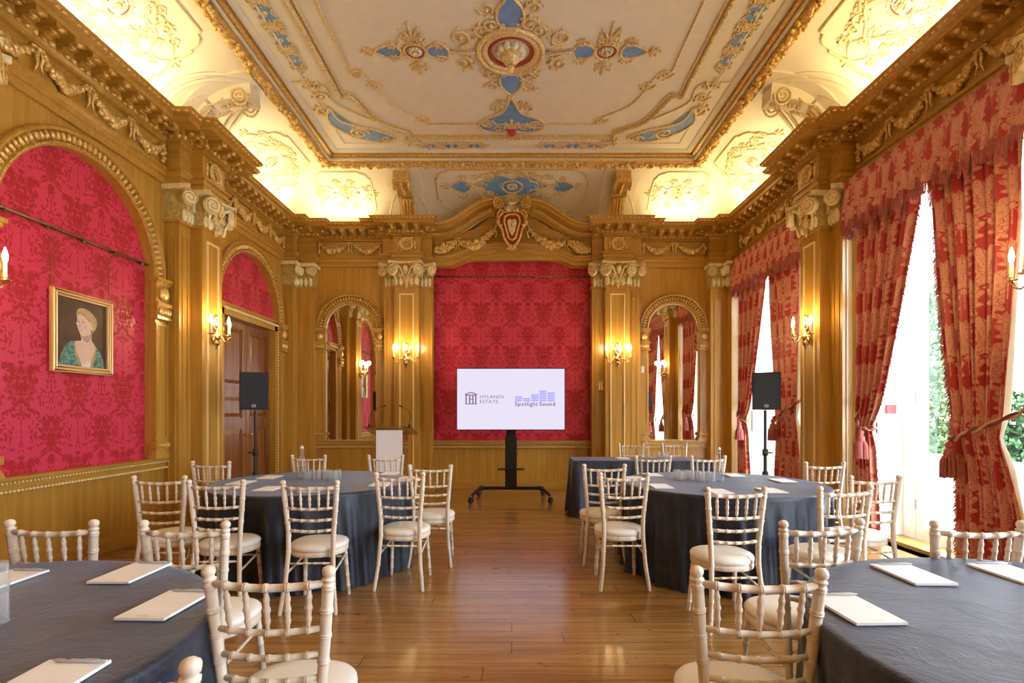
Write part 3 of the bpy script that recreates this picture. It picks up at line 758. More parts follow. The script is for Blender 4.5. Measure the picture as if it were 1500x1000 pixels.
class Orn:
    """relief ornament laid on a surface given by f(a,b,off)"""
    def __init__(s, f): s.f = f; s.g, s.b, s.r, s.c = MB(), MB(), MB(), MB()
    def line(s, pts, r=.012, mb=None, off=.008, closed=False, seg=5): (mb or s.g).tube([s.f(a, b, off) for a, b in pts], r, seg, closed=closed)
    def dot(s, a, b, r, mb=None, off=.01): (mb or s.g).ell(s.f(a, b, off), r, 6, 4)
    def scroll(s, a, b, r, st, dr, turns=1.4, w=.016, tail=None):
        pts = []; n = 22
        for i in range(n):
            t = i/(n-1); rr = r*(1-.82*t); an = st+dr*t*turns*2*pi; pts.append((a+rr*cos(an), b+rr*sin(an)))
        s.line(pts, [w*(1-.35*i/(n-1)) for i in range(n)]); s.dot(*pts[-1], w*1.5)
        for i in range(0, 10, 2):
            t = i/(n-1); an = st+dr*t*turns*2*pi; s.dot(a+r*1.12*cos(an), b+r*1.12*sin(an), w*.95)
    def patch(s, pts, border=.011, mb=None):
        P = cr(pts, True, 5); ca = sum(p[0] for p in P)/len(P); cb = sum(p[1] for p in P)/len(P); mb2 = mb or s.b; o = len(mb2.v); n = len(P)
        mb2.v.append(tuple(s.f(ca, cb, .010)))
        for a, b in P: mb2.v.append(tuple(s.f(a, b, .008)))
        for i in range(n): mb2.face(o, o+1+i, o+1+(i+1) % n)
        if border: s.line(P, border, closed=True)
    def rosette(s, a, b, R, red=True):
        ring = [(a+R*cos(2*pi*i/28), b+R*sin(2*pi*i/28)) for i in range(28)]; s.line(ring, R*.13, closed=True, seg=6)
        if red: s.line([(a+R*.78*cos(2*pi*i/24), b+R*.78*sin(2*pi*i/24)) for i in range(24)], R*.07, mb=s.r, closed=True)
        for i in range(10): an = 2*pi*i/10; s.dot(a+R*.42*cos(an), b+R*.42*sin(an), R*.17, mb=s.c, off=.012)
        s.dot(a, b, R*.25, off=.03)
        for i in range(16): an = 2*pi*i/16; s.dot(a+R*1.15*cos(an), b+R*1.15*sin(an), R*.10)
    def spray(s, a, b, an, L, w=.012):
        for k, (da, l) in enumerate(((0, 1), (.55, .75), (-.55, .75), (1.05, .5), (-1.05, .5))):
            x1, y1 = a+cos(an+da)*L*l, b+sin(an+da)*L*l; s.line([(a, b), ((a+x1)/2, (b+y1)/2), (x1, y1)], [w*1.3, w, w*.5]); s.dot(x1, y1, w*1.4)
    def cluster(s, a, b, k, an=0, blue=True):     # small cartouche of facing scrolls
        ca, sa = cos(an), sin(an)
        def T(x, y): return (a+(x*ca-y*sa)*k, b+(x*sa+y*ca)*k)
        if blue:
            s.patch([T(-.30, 0), T(-.16, .20), T(0, .12), T(.16, .20), T(.30, 0), T(.16, -.20), T(0, -.12), T(-.16, -.20)], .010*k**.5)
        for sx in (-1, 1):
            for sy in (-1, 1):
                x, y = T(sx*.30, sy*.17); s.scroll(x, y, .13*k, an+(pi if sx > 0 else 0), sx*sy, 1.1, .016*k**.5)
        s.dot(a, b, .06*k); s.spray(*T(.36, 0), an, .20*k, .013*k**.5); s.spray(*T(-.36, 0), an+pi, .20*k, .013*k**.5)
    def build(s, parent, name='plaster_relief', pale=False):
        o = s.g.build(name, COVEG if pale else GILTC, parent=parent, smooth='all')
        if s.b.v: s.b.build('blue_ground', PALEB if pale else BLUE, parent=parent, fix=True)
        if s.r.v: s.r.build('red_ring', REDP, parent=parent, smooth='all')
        if s.c.v: s.c.build('cream_petals', CREAM, parent=parent, smooth='all')
def cr(P, closed=True, n=6):
    out = []; N = len(P)
    rng = range(N) if closed else range(N-1)
    for i in rng:
        p0 = P[(i-1) % N] if (closed or i > 0) else P[i]; p1 = P[i]; p2 = P[(i+1) % N]; p3 = P[(i+2) % N] if (closed or i < N-2) else P[i+1]
        for k in range(n):
            t = k/n; out.append(tuple(.5*((2*p1[q])+(-p0[q]+p2[q])*t+(2*p0[q]-5*p1[q]+4*p2[q]-p3[q])*t*t+(-p0[q]+3*p1[q]-3*p2[q]+p3[q])*t**3) for q in range(2)))
    if not closed: out.append(tuple(P[-1]))
    return out
GILTC = gilt('gilded_plaster', (.90, .74, .44), (.60, .40, .13), .42, .25, 60)

RY = 5.97
O = Orn(lambda a, b, off: (CX+a, RY+b, HC-off))
# inner frame, with cut corners
def inner(w, bk, cw, cb, r, rad):
    L = []
    L += [(-w, -6.0), (-w, bk-cb-.25)]
    P = cr([(-w, bk-cb-.25), (-w, bk-cb), (-w+.14, bk-cb+.03), (-w+cw*.45, bk-cb*.42), (-w+cw-.02, bk-.14), (-w+cw, bk), (-w+cw+.2, bk)], False, 5)
    full = [(-w, -6.0)]+P+[(-a, b) for a, b in P[::-1]]+[(w, -6.0)]
    return full
fr1 = inner(2.20, 1.86, .70, 1.02, .03, 0)
O.line(fr1, .026, off=.012); O.line([(a*.975, b-.05) for a, b in fr1], .012)
fr2 = inner(1.92, 1.50, .72, 1.15, 0, 0); O.line(fr2, .013)
for i in range(0, len(fr1)-1):
    a, b = Vector(fr1[i]), Vector(fr1[i+1]); n = int((b-a).length/.06)+1
    for k in range(n):
        q = a.lerp(b, k/n)
        if q.y > -1.3: O.dot(q.x, q.y, .020, off=.03)
# central rosette
O.rosette(0, 0, .30); ring = lambda R, n=36: [(R*cos(2*pi*i/n), R*sin(2*pi*i/n)) for i in range(n)]
O.line(ring(.36), .03, closed=True, off=.02, seg=7); O.line(ring(.30), .02, mb=O.c, closed=True, off=.02)
boss = MB(); boss.lathe([(.16, 0), (.15, .03), (.09, .06), (.10, .10), (.07, .14), (.03, .16), (.045, .20), (.03, .24), (.0, .26)], (CX, RY, HC), 20, Matrix.Rotation(pi, 3, 'X'))
for sg in (-1, 1):
    O.line([(sg*.38, 0), (sg*.55, .02), (sg*.70, 0)], .02); O.patch([(sg*.36, .05), (sg*.52, .015), (sg*.68, .04), (sg*.68, -.04), (sg*.52, -.015), (sg*.36, -.05)], .008)
    O.scroll(sg*.56, -.22, .13, pi/2, sg, 1.3, .02); O.scroll(sg*.56, .19, .12, -pi/2, -sg, 1.3, .02)
    O.patch([(sg*.70, 0), (sg*.76, .13), (sg*.86, .11), (sg*.94, .05), (sg*.94, -.05), (sg*.86, -.11), (sg*.76, -.13)], .016)
    O.scroll(sg*.80, .13, .07, 0, sg, 1.1, .014); O.scroll(sg*.80, -.13, .07, 0, -sg, 1.1, .014)
    O.rosette(sg*1.08, 0, .125)
    O.spray(sg*1.08, -.20, -pi/2, .24, .018); O.spray(sg*1.08, .18, pi/2, .20, .016); O.scroll(sg*1.00, -.20, .06, 0, 1, 1, .014); O.scroll(sg*1.16, -.20, .06, pi, -1, 1, .014)
    O.patch([(sg*1.24, 0), (sg*1.30, .12), (sg*1.42, .09), (sg*1.54, 0), (sg*1.42, -.09), (sg*1.30, -.12)], .016)
    O.scroll(sg*1.33, .13, .07, 0, sg, 1.1, .014); O.scroll(sg*1.33, -.13, .07, 0, -sg, 1.1, .014)
    O.spray(sg*1.56, 0, 0 if sg > 0 else pi, .13, .014)
    for q in (-1, 1): O.scroll(sg*.30, q*.33, .10, pi/2, sg*q, 1.2, .018)
for q in (-1, 1):
    O.patch([(0, q*.36), (.13, q*.44), (.13, q*.62), (.06, q*.74), (0, q*.80), (-.06, q*.74), (-.13, q*.62), (-.13, q*.44)], .018)
    O.patch([(0, q*.86), (.05, q*1.0), (.14, q*1.22), (.36, q*1.36), (.47, q*1.52), (.38, q*1.68), (.15, q*1.72), (0, q*1.66), (-.15, q*1.72), (-.38, q*1.68), (-.47, q*1.52), (-.36, q*1.36), (-.14, q*1.22), (-.05, q*1.0)], .02)
    O.dot(0, q*.84, .05); O.dot(0, q*1.66, .075, mb=O.r, off=.03); O.spray(0, q*1.62, -q*pi/2, .22, .02)
    for sg in (-1, 1):
        O.scroll(sg*.20, q*.42, .11, 0, sg*q, 1.3, .02); O.scroll(sg*.24, q*.64, .09, pi, -sg*q, 1.2, .016); O.scroll(sg*.22, q*1.12, .12, pi/2, sg, 1.3, .018)
        O.scroll(sg*.34, q*1.50, .11, 0, sg*q, 1.4, .018); O.scroll(sg*.14, q*.98, .06, 0, sg, 1.1, .012); O.scroll(sg*.18, q*1.60, .08, 0, -sg*q, 1.2, .014)
# border clusters
for sg in (-1, 1):
    for b, k in ((-1.25, .50), (-.90, .42), (-.58, .52), (-.20, .50), (.14, .42)): O.cluster(sg*2.50, b, k, pi/2)
    for a, k in ((.58, .42), (.92, .46), (1.24, .40)): O.cluster(sg*a, 2.10, k, 0)
    # corner arabesque
    O.patch([(sg*2.44, 1.10), (sg*2.40, 1.38), (sg*2.22, 1.55), (sg*1.95, 1.66), (sg*1.72, 1.86), (sg*1.90, 1.98), (sg*2.20, 1.92), (sg*2.42, 1.74), (sg*2.56, 1.44)], .02)
    O.scroll(sg*2.22, 1.74, .15, 0, sg, 1.6, .022); O.scroll(sg*2.52, 1.16, .12, pi/2, -sg, 1.4, .02); O.scroll(sg*1.86, 1.90, .09, 0, -sg, 1.3, .016); O.scroll(sg*2.46, .86, .10, 0, sg, 1.3, .018)
    O.spray(sg*1.62, 1.98, pi if sg > 0 else 0, .25, .016); O.spray(sg*2.50, .70, -pi/2, .22, .016)
    O.line(cr([(sg*2.70, .55), (sg*2.34, .62), (sg*2.32, 1.0), (sg*2.0, 1.35), (sg*1.6, 1.72), (sg*1.35, 2.0), (sg*1.35, 2.25), (sg*2.70, 2.25)], False, 5), .010)
    for (a, b) in ((1.86, .40), (1.24, 1.40), (1.70, .62)): O.scroll(sg*a, b, .09, 0, sg, 1.3, .016)
O.build(ceiling); boss.build('ceiling_boss', GILTC, parent=ceiling, smooth=True)

# cove ornament, per wall
def cove_f(side, pos):
    x, y, r = SIDE[side]; x = x if x is not None else pos; y = y if y is not None else pos; c, s_ = cos(r), sin(r)
    def f(u, v, off):       # v = arc length up the cove ~0..1.29
        t = min(1, max(0, v/1.29)); p, h = cprof(t); a = t*pi/2; nx, nh = cos(a), -sin(a)   # inward normal
        p += nx*off; h += nh*off
        return (x+u*c-p*s_, y+u*s_+p*c, h)
    return f
def notch(hw, v0, v1, nt=.12):
    pts = [(-hw, v0+nt*1.6), (-hw+.0, v1-nt*1.6)]
    P = []
    for sx, sv in ((-1, 1), (1, 1), (1, -1), (-1, -1)):
        vv = v1 if sv > 0 else v0; cx_, cv = sx*hw, vv
        q = [(cx_, cv-sv*nt*1.7), (cx_-sx*nt*.35, cv-sv*nt*1.6), (cx_-sx*nt*.5, cv-sv*nt*.9), (cx_-sx*nt*1.0, cv-sv*nt*.5), (cx_-sx*nt*1.6, cv-sv*nt*.35), (cx_-sx*nt*1.7, cv)]
        P += q if sx*sv < 0 else q[::-1]
    return P
idx = 25
def cove_bay(side, pos, hw, kind='big', dv=0, ka=1.0, pale=True):
    global idx
    f0 = cove_f(side, pos); o = Orn(f0); N = notch(hw, .22+dv, 1.12+dv*.5, .13 if hw > .6 else .09)
    # resample so the moulding follows the curve
    R = []
    for a, b in zip(N, N[1:]+N[:1]):
        n = max(1, int(max(abs(a[0]-b[0]), abs(a[1]-b[1]))/.1))
        R += [(mid(a[0], b[0], i/n), mid(a[1], b[1], i/n)) for i in range(n)]
    o.line(R, .016, closed=True)
    o.f = lambda u, v, off: f0(u*ka, v+dv, off)
    if kind == 'big':
        o.patch([(0, .86), (-.16, .93), (-.34, .80), (-.46, .72), (-.34, .60), (-.16, .47), (0, .54), (.16, .47), (.34, .60), (.46, .72), (.34, .80), (.16, .93)], .018)
        o.rosette(0, .68, .12)
        for sx in (-1, 1):
            for sv in (-1, 1): o.scroll(sx*.30, .70+sv*.16, .10, 0, sx*sv, 1.3, .018); o.scroll(sx*.14, .70+sv*.24, .07, pi, -sx*sv, 1.2, .014)
            for (qa, qv, qr, qs, qd) in ((.44, .86, .07, pi, -1), (.44, .50, .07, pi, 1), (.50, .68, .06, 0, 1), (.07, .98, .06, 0, 1), (.07, .38, .06, 0, -1), (.22, .96, .06, pi, 1), (.22, .40, .06, pi, -1), (.36, .68, .07, 0, 1)): o.scroll(sx*qa, qv, qr, qs if sx > 0 else pi-qs, qd*sx, 1.3, .013)
            o.patch([(sx*.50, .68), (sx*.60, .80), (sx*.76, .68), (sx*.60, .56)], .014); o.scroll(sx*.60, .84, .07, 0, sx, 1.2, .014); o.scroll(sx*.60, .52, .07, 0, -sx, 1.2, .014); o.spray(sx*.76, .68, 0 if sx > 0 else pi, .12, .012)
    else:
        o.cluster(-.20, .68, .62, 0); o.cluster(.20, .68, .62, 0); o.rosette(0, .68, .10)
        for sv in (-1, 1): o.scroll(-.12, .68+sv*.20, .06, 0, sv, 1.2, .014); o.scroll(.12, .68+sv*.20, .06, pi, -sv, 1.2, .014)
    root = MB(); f = f0
    root.add([f(-.01, .5, .001), f(.01, .5, .001), f(.01, .52, .001), f(-.01, .52, .001)], [(0, 1, 2, 3)])
    r = root.build('trim_%d' % idx, CREAMC, kind='structure', fix=False); idx += 1; o.build(r, pale=pale)
for b in BAYS[:2]:
    for sd in ('left', 'right'): cove_bay(sd, b, .80 if b == 4.88 else .62, 'big')
cove_bay('back', CX, 1.28, 'big', .13, 1.38, False)
for x in MX: cove_bay('back', x+(.02 if x < 0 else -.02), .46, 'small')
# console brackets and ribs over each pilaster
def bracket(side, pos):
    global idx
    f = cove_f(side, pos); m, g, c = MB(), MB(), MB()
    def band(mb, w, v0, v1, off, u0=0, n=14, off2=None):
        off2 = off2 or off; o = len(mb.v)
        for i in range(n+1):
            t = i/n; v = mid(v0, v1, t); of = mid(off, off2, t)
            for (u, d) in ((-w, -.01), (-w, of), (w, of), (w, -.01)): mb.v.append(tuple(f(u0+u, v, d)))
        for i in range(n):
            a = o+i*4
            for j in range(3): mb.face(a+j, a+j+1, a+j+5, a+j+4)
        mb.face(o, o+1, o+2, o+3); mb.face(o+n*4+3, o+n*4+2, o+n*4+1, o+n*4)
    band(c, .30, .0, 1.27, .03); band(m, .10, .02, .62, .10); band(m, .12, .66, 1.2, .12, off2=.22)
    for k in (-.05, 0, .05): g.tube([f(k, .05+i*.055, .105) for i in range(11)], .014, 5)
    for i in range(7): g.ell(f(0, .75+i*.06, .15+i*.012), (.03, .03, .02), 6, 4)
    for sg in (-1, 1):
        pts = []
        for i in range(30):
            t = i/29; r = .13*(1-.85*t); an = t*2*2*pi; pts.append(f(sg*.128, 1.04+r*cos(an), .17+r*sin(an)))
        g.tube(pts, .014, 5)
        g.tube([f(sg*.125, .2+i*.07, .12+.03*sin(i)) for i in range(10)], .010, 5)
        # ribs fanning out to both sides
        for (w0, e) in ((.36, .55), (.52, .86), (.62, .98)):
            if side == 'back' and w0 > .4: continue
            P = []
            for i in range(15):
                t = i/14; P.append(f(sg*(w0*(1-(t**2.2))+.18*(t**2.2)), .02+t*1.18*e+.0, .02))
            c.tube(P, .022 if w0 > .4 else .014, 5); g.tube([tuple(Vector(q)+Vector((0, 0, -.014))) for q in P], .008, 4)
    r = c.build('trim_%d' % idx, CREAMC, kind='structure'); idx += 1
    m.build('bracket', CREAMC if side != 'back' else GILT, parent=r); g.build('bracket_carving', GILTC if side != 'back' else GILT, parent=r, smooth='all')
for sd in ('left', 'right'): bracket(sd, 6.41); bracket(sd, 3.35)
bracket('back', PX[0]); bracket('back', PX[1])

# =================================================================== DOORWAY IN THE LEFT WALL
m, g = MB(), MB()
HD = 2.72
for sg in (-1, 1):
    a = sorted((sg*.76, sg*.90)); m.box(a[0], a[1], -.10, .03, 0, HD+.14); a = sorted((sg*.885, sg*.90)); m.box(a[0], a[1], .0, .045, 0, HD+.165)
    n = 64
    for i in range(n): g.ell((sg*.855, .04, .03+(i+.5)*(HD+.08)/n), (.02, .014, .017), 5, 4)
m.box(-.90, .90, -.10, .03, HD, HD+.14); m.box(-.90, .90, 0, .05, HD+.14, HD+.165)
for i in range(46): g.ell((-.88+(i+.5)*1.76/46, .04, HD+.095), (.017, .014, .02), 5, 4)
door = m.build('door_1', OAK, kind='structure'); place(door, 'left', BAYS[0]); g.build('beaded_moulding', BEADG, parent=door, smooth='all')
for sg in (-1, 1):
    m = MB(); a = sorted((sg*.004, sg*.76)); m.box(a[0], a[1], -.12, -.085, .01, HD)
    def fr(h0, h1):
        c0, c1 = a[0]+.11, a[1]-.11
        m.box(a[0], c0, -.085, -.065, h0-.08, h1+.08); m.box(c1, a[1], -.085, -.065, h0-.08, h1+.08); m.box(c0, c1, -.085, -.065, h1, h1+.08); m.box(c0, c1, -.085, -.065, h0-.08, h0)
        m.frustum((c0+.03, c1-.03, -.085, -.084), (c0+.03, c1-.03, -.085, -.084), h0+.03, h1-.03)
        e = .05; m.add([(c0+.02, -.085, h0+.02), (c1-.02, -.085, h0+.02), (c1-.02, -.085, h1-.02), (c0+.02, -.085, h1-.02), (c0+.02+e, -.068, h0+.02+e), (c1-.02-e, -.068, h0+.02+e), (c1-.02-e, -.068, h1-.02-e), (c0+.02+e, -.068, h1-.02-e)],
                       [(0,1,5,4),(1,2,6,5),(2,3,7,6),(3,0,4,7),(4,5,6,7)])
    fr(1.78, 2.60); fr(1.30, 1.62); fr(.86, 1.14) if False else None; fr(.28, 1.14)
    lf = m.build('door_leaf', MAHOG, parent=door)
    k = MB(); k.lathe([(.02, 0), (.022, .008), (.01, .012), (.01, .03), (.025, .045), (.022, .06), (0, .065)], (sg*.07, -.066, 1.05), 12, Matrix.Rotation(-pi/2, 3, 'X')); k.build('door_knob', BRASS, parent=lf, smooth=True)

# =================================================================== WINDOWS
for i, b in enumerate(BAYS):
    m = MB()
    for sg in (-1, 1):
        a = sorted((sg*.95, sg*1.0)); m.box(a[0], a[1], -.50, -.10, 0, 3.80)
        a = sorted((sg*.80, sg*.95)); m.box(a[0], a[1], -.495, -.40, 0, 3.75)
        a = sorted((sg*.84, sg*.90)); m.box(a[0], a[1], -.40, -.385, .15, 2.6)
    m.box(-.95, .95, -.495, -.105, 3.75, 3.80); m.box(-.80, .80, -.495, -.405, 3.55, 3.75); m.box(-.80, .80, -.49, -.38, 2.82, 2.91)
    o = m.build('window_%d' % (i+1), WHITE, kind='structure'); place(o, 'right', b)
    for sg in (-1, 1):
        q = MB(); a0, a1 = sg*.80, sg*.004
        def bx(u0, u1, h0, h1, d0=-.475, d1=-.425): u = sorted((sg*u0, sg*u1)); q.box(u[0], u[1], d0, d1, h0, h1)
        bx(.69, .80, .02, 2.82); bx(.004, .09, .02, 2.82); bx(.09, .69, .02, .16, -.472, -.428); bx(.09, .69, 2.72, 2.82, -.472, -.428)
        for h in (.94, 1.89): bx(.09, .69, h-.014, h+.014, -.466, -.434)
        bx(.69, .80, 2.91, 3.55); bx(.004, .05, 2.91, 3.55)
        lf = q.build('window_sash', WHITE, parent=o)
        q2 = MB(); u = sorted((sg*.004, sg*.80)); q2.box(u[0], u[1], -.452, -.448, .05, 3.55); q2.build('window_pane', PANE, parent=lf)
    h = MB()
    for hh in (.35, 1.5, 2.55): h.lathe([(.011, 0), (.011, .10)], (.80, -.418, hh), 8)
    h.build('hinge', GREYP, parent=o)
    st = MB(); st.box(-.94, .94, -.398, -.13, 0, .035); st.build('threshold_board', OAKX, parent=o)
# red call point on the window reveal
m = MB(); m.box(-.05, .05, 0, .03, -.05, .05); cp = m.build('fire_call_point', plain('signal_red', (.6, .03, .03), .4))
cp.location = (XR+.25, 4.88+.945, 1.42); cp.rotation_euler = (0, 0, pi); tag(cp, 'small red square fire call point on the white window surround behind the curtain', 'fire alarm')

# outer skin so no daylight leaks in over the walls
m = MB(); m.box(XL-.5, XR+.5, YF-.4, YB+.4, HC+.15, HC+.3)
m.box(XL-.5, XL-.16, YF-.4, YB+.4, 0, HC+.2); m.box(XL-.5, XR+.5, YB+.12, YB+.4, 0, HC+.2); m.box(XL-.5, XR+.5, YF-.4, YF-.12, 0, HC+.2)
m.box(XR+.02, XR+.5, YF-.4, YB+.4, 3.80, HC+.2)
ed = [YF-.4] + [v for b in sorted(BAYS) for v in (b-1.0, b+1.0)] + [YB+.4]
for i in range(0, len(ed), 2): m.box(XR+.02, XR+.5, ed[i], ed[i+1], 0, 3.81)
m.build('wall_outer', WHITE, kind='structure')
# =================================================================== MIRRORS
for i, x in enumerate(MX):
    r = thing('arched_mirror', ['tall arched wall mirror left of the red centre panel, reflecting the panelled door', 'tall arched wall mirror right of the red centre panel, reflecting curtains and windows'][i], 'mirror')
    place(r, 'back', x); r.location.z = 0
    m = MB(); m.poly(panel_poly(arc(0, MR0+.0, HS), DADO), -.012, at=-.020); m.build('mirror_glass', MIRROR, parent=r)
    m = MB(); P = arc(0, MR0-.008, HS); P = [(P[0][0], DADO+.01)]+P+[(P[-1][0], DADO+.01)]; m.tube([(a, -.008, b) for a, b in P], .010, 6, closed=True); m.build('mirror_edge', GOLDL, parent=r, smooth='all')

# =================================================================== CHAIRS
def ringed(t0, t1, n, r, rr, base=None):
    """turned profile with n double rings between t0 and t1"""
    P = []
    for i in range(n):
        t = t0+(t1-t0)*(i+.5)/n; w = .008
        for dt, q in ((-w*2.2, r), (-w*1.4, rr), (-w*.5, rr), (0, r*.98), (w*.5, rr), (w*1.4, rr), (w*2.2, r)): P.append((t+dt, q))
    return P
def back_pt(sg, h):      # centre line of a back post
    K = [(0, .190, -.27), (.20, .165, -.235), (.42, .152, -.205), (.55, .155, -.198), (.72, .170, -.207), (.92, .186, -.222)]
    for a, b in zip(K, K[1:]):
        if h <= b[0]+1e-9:
            t = (h-a[0])/(b[0]-a[0]); return Vector((sg*mid(a[1], b[1], t), mid(a[2], b[2], t), h))
    return Vector((sg*K[-1][1], K[-1][2], h))
def make_chair():
    root = thing('banquet_chair', 'x', 'chair')
    for sg in (-1, 1):
        m = MB(); pts, rr = [], []
        H = [0, .01] ; R = [.013, .0145]
        for i in range(1, 60):
            h = .01+.855*i/60; r = mid(.0150, .0185, min(1, h/.8)); k = (h*100) % 11
            H.append(h); R.append(r)
        prof = []
        for h, r in zip(H, R): prof.append((h, r))
        for c in (.10, .20, .30, .42, .53, .62, .70, .78, .855):
            for dh, q in ((-.008, 1.0), (-.005, 1.16), (-.002, 1.16), (0, 1.0), (.002, 1.16), (.005, 1.16), (.008, 1.0)): prof.append((c+dh, mid(.0150, .0185, min(1, (c)/.8))*q))
        prof = sorted([p for p in prof if not any(abs(p[0]-c) < .009 and False for c in ())])
        prof += [(.866, .0185), (.871, .0155), (.874, .0210), (.879, .0210), (.882, .0160), (.888, .0155), (.893, .0200), (.903, .0215), (.912, .0180), (.917, .011), (.919, .003)]
        m.tube([back_pt(sg, h) for h, r in prof], [r for h, r in prof], 8); m.build('back_leg', CHAIRW, parent=root, smooth='all')
        m = MB(); p0, p1 = (sg*.165, .145, 0), (sg*.145, .105, .385)
        prof = [(0, .0125), (.03, .014)] + ringed(.08, .95, 4, .0155, .018) + [(1, .017)]
        m.turned(p0, p1, prof, 8); m.build('leg', CHAIRW, parent=root, smooth='all')
    for nm, h, r in (('top_rail', .866, .0125), ('back_rail', .725, .0105), ('back_rail', .645, .0105), ('back_rail', .57, .0105)):
        m = MB(); a, b = back_pt(-1, h), back_pt(1, h); dip = .022 if h > .8 else .018
        prof = [(.0, r*.9)] + ringed(.06, .94, 5, r, r*1.25) + [(1.0, r*.9)]
        m.turned(a, b, prof, 7, bend=lambda t, d=dip: (0, -d*4*t*(1-t), -.010*4*t*(1-t))); m.build(nm, CHAIRW, parent=root, smooth='all')
    for i in range(5):
        m = MB(); t = (i+1)/6; t = .06+.88*(i+.5)/5; d = 4*t*(1-t)
        a0, b0 = back_pt(-1, .725), back_pt(1, .725); a1, b1 = back_pt(-1, .866), back_pt(1, .866)
        p = a0.lerp(b0, t)+Vector((0, -.018*d, -.010*d)); q = a1.lerp(b1, t)+Vector((0, -.022*d, -.010*d))
        prof = [(0, .0055), (.18, .0075), (.24, .0105), (.28, .0105), (.32, .0085), (.45, .0095), (.49, .012), (.53, .012), (.57, .0095), (.68, .0085), (.72, .0105), (.76, .0105), (.82, .0075), (1, .0055)]
        m.turned(p, q, prof, 7); m.build('spindle', CHAIRW, parent=root, smooth='all')
    def seat_out(k, n=36):
        out = []
        for i in range(n):
            a = 2*pi*i/n; c, s = cos(a), sin(a); w = .198 if s > 0 else .198-.032*(-s)
            out.append((w*k*math.copysign(abs(c)**.78, c), -.022+ (.196*k)*math.copysign(abs(s)**.82, s)))
        return out
    m = MB()
    def stack(mb, rows):
        o = len(mb.v); n = 36
        for k, h in rows:
            for a, b in seat_out(k, n): mb.v.append((a, b, h))
        for i in range(len(rows)-1):
            for j in range(n): mb.face(o+i*n+j, o+i*n+(j+1) % n, o+(i+1)*n+(j+1) % n, o+(i+1)*n+j)
        mb.face(*[o+j for j in range(n)]); mb.face(*[o+(len(rows)-1)*n+j for j in range(n)])
    stack(m, [(.93, .375), (.985, .378), (1.0, .388), (.99, .404), (.96, .412)]); m.build('seat_frame', CHAIRW, parent=root, smooth=True)
    m = MB(); stack(m, [(.94, .408), (.99, .414), (1.01, .428), (1.0, .441), (.955, .452), (.85, .461), (.6, .467), (.3, .470), (.05, .470)]); m.build('seat_pad', SEATV, parent=root, smooth='all')
    def st(a, b, r=.0075, n=3):
        m = MB(); m.turned(a, b, [(0, r)]+ringed(.12, .88, n, r, r*1.3)+[(1, r)], 6); m.build('stretcher', CHAIRW, parent=root, smooth='all')
    st(back_pt(-1, .34), back_pt(1, .34), n=4); st((-.150, .117, .30), (.150, .117, .30), n=4)
    for sg in (-1, 1): st(back_pt(sg, .27), (sg*.149, .113, .32))
    return root
GL, GR = 'chairs around the left tables', 'chairs around the right tables'
CHAIRS = [
 (-2.64, 3.93, 2, 'pale wooden chair nearest the panelled left wall at the left far round table', GL),
 (-2.93, 5.10, -4, 'pale wooden chair between the left far round table and the door pilaster', GL),
 (-2.088, 3.70, 3, 'pale wooden chair, left of the two in front of the left far round table', GL),
 (-1.416, 3.66, 2, 'pale wooden chair in front of the glass bottle on the left far round table', GL),
 (-.90, 4.14, -2, 'pale wooden chair at the front aisle corner of the left far round table', GL),
 (-.76, 4.76, 1, 'pale wooden chair furthest into the aisle beside the left far round table', GL),
 (-2.275, 5.84, -3, 'pale wooden chair back showing behind the glass bottle across the left far round table', GL),
 (-1.425, 5.84, 3, 'pale wooden chair back in front of the clear lectern behind the left far round table', GL),
 (-2.03, 2.32, 0, 'pale chair back behind the near left table, nearest the left wall', GL),
 (-1.436, 2.30, -3, 'pale wooden chair behind the near left table, right of the one by the wall', GL),
 (-.754, 1.622, 0, 'large pale wooden banquet chair in the left foreground beside the aisle', GL),
 (-.806, 1.00, 5, 'nearest chair, only its back top and rounded posts rising in the bottom left corner', GL),
 (.854, 4.14, 0, 'pale wooden chair at the front aisle corner of the right far round table', GR),
 (.815, 4.81, 0, 'pale wooden chair on the aisle between the right far round table and long table', GR),
 (1.398, 3.34, 3, 'pale wooden chair in front of the bottle on the right far round table', GR),
 (2.124, 3.40, 10, 'pale wooden chair at the front right of the right far round table', GR),
 (2.69, 3.95, 2, 'pale wooden chair nearest the red curtain beside the right far round table', GR),
 (2.94, 5.02, 3, 'pale wooden chair before the window-side pilaster behind the right far round table', GR),
 (2.10, 5.74, 4, 'pale chair back just behind the tumblers of the right far round table', GR),
 (1.50, 5.74, 0, 'pale chair back between the right far round table and the long covered table', GR),
 (.742, 1.61, -4, 'large pale wooden banquet chair in the right foreground beside the aisle', GR),
 (1.352, 2.33, 8, 'pale wooden chair behind the near right table, left post clear of the cloth', GR),
 (2.014, 2.30, -2, 'pale chair back behind the near right table in front of the window', GR),
 (1.775, 8.09, 180, 'pale chair back behind the long covered table, left of the small glass bottle', 'chairs behind the long table'),
 (2.43, 8.07, 180, 'pale chair back behind the long covered table, below the right mirror', 'chairs behind the long table'),
]
ch0 = make_chair()
for i, (x, y, rz, lab, grp) in enumerate(CHAIRS):
    o = ch0 if i == 0 else copy_tree(ch0)
    a = math.radians(rz); off = .22
    o.location = (x - sin(a)*off, y + cos(a)*off, 0); o.rotation_euler = (0, 0, a); tag(o, lab, None, grp)

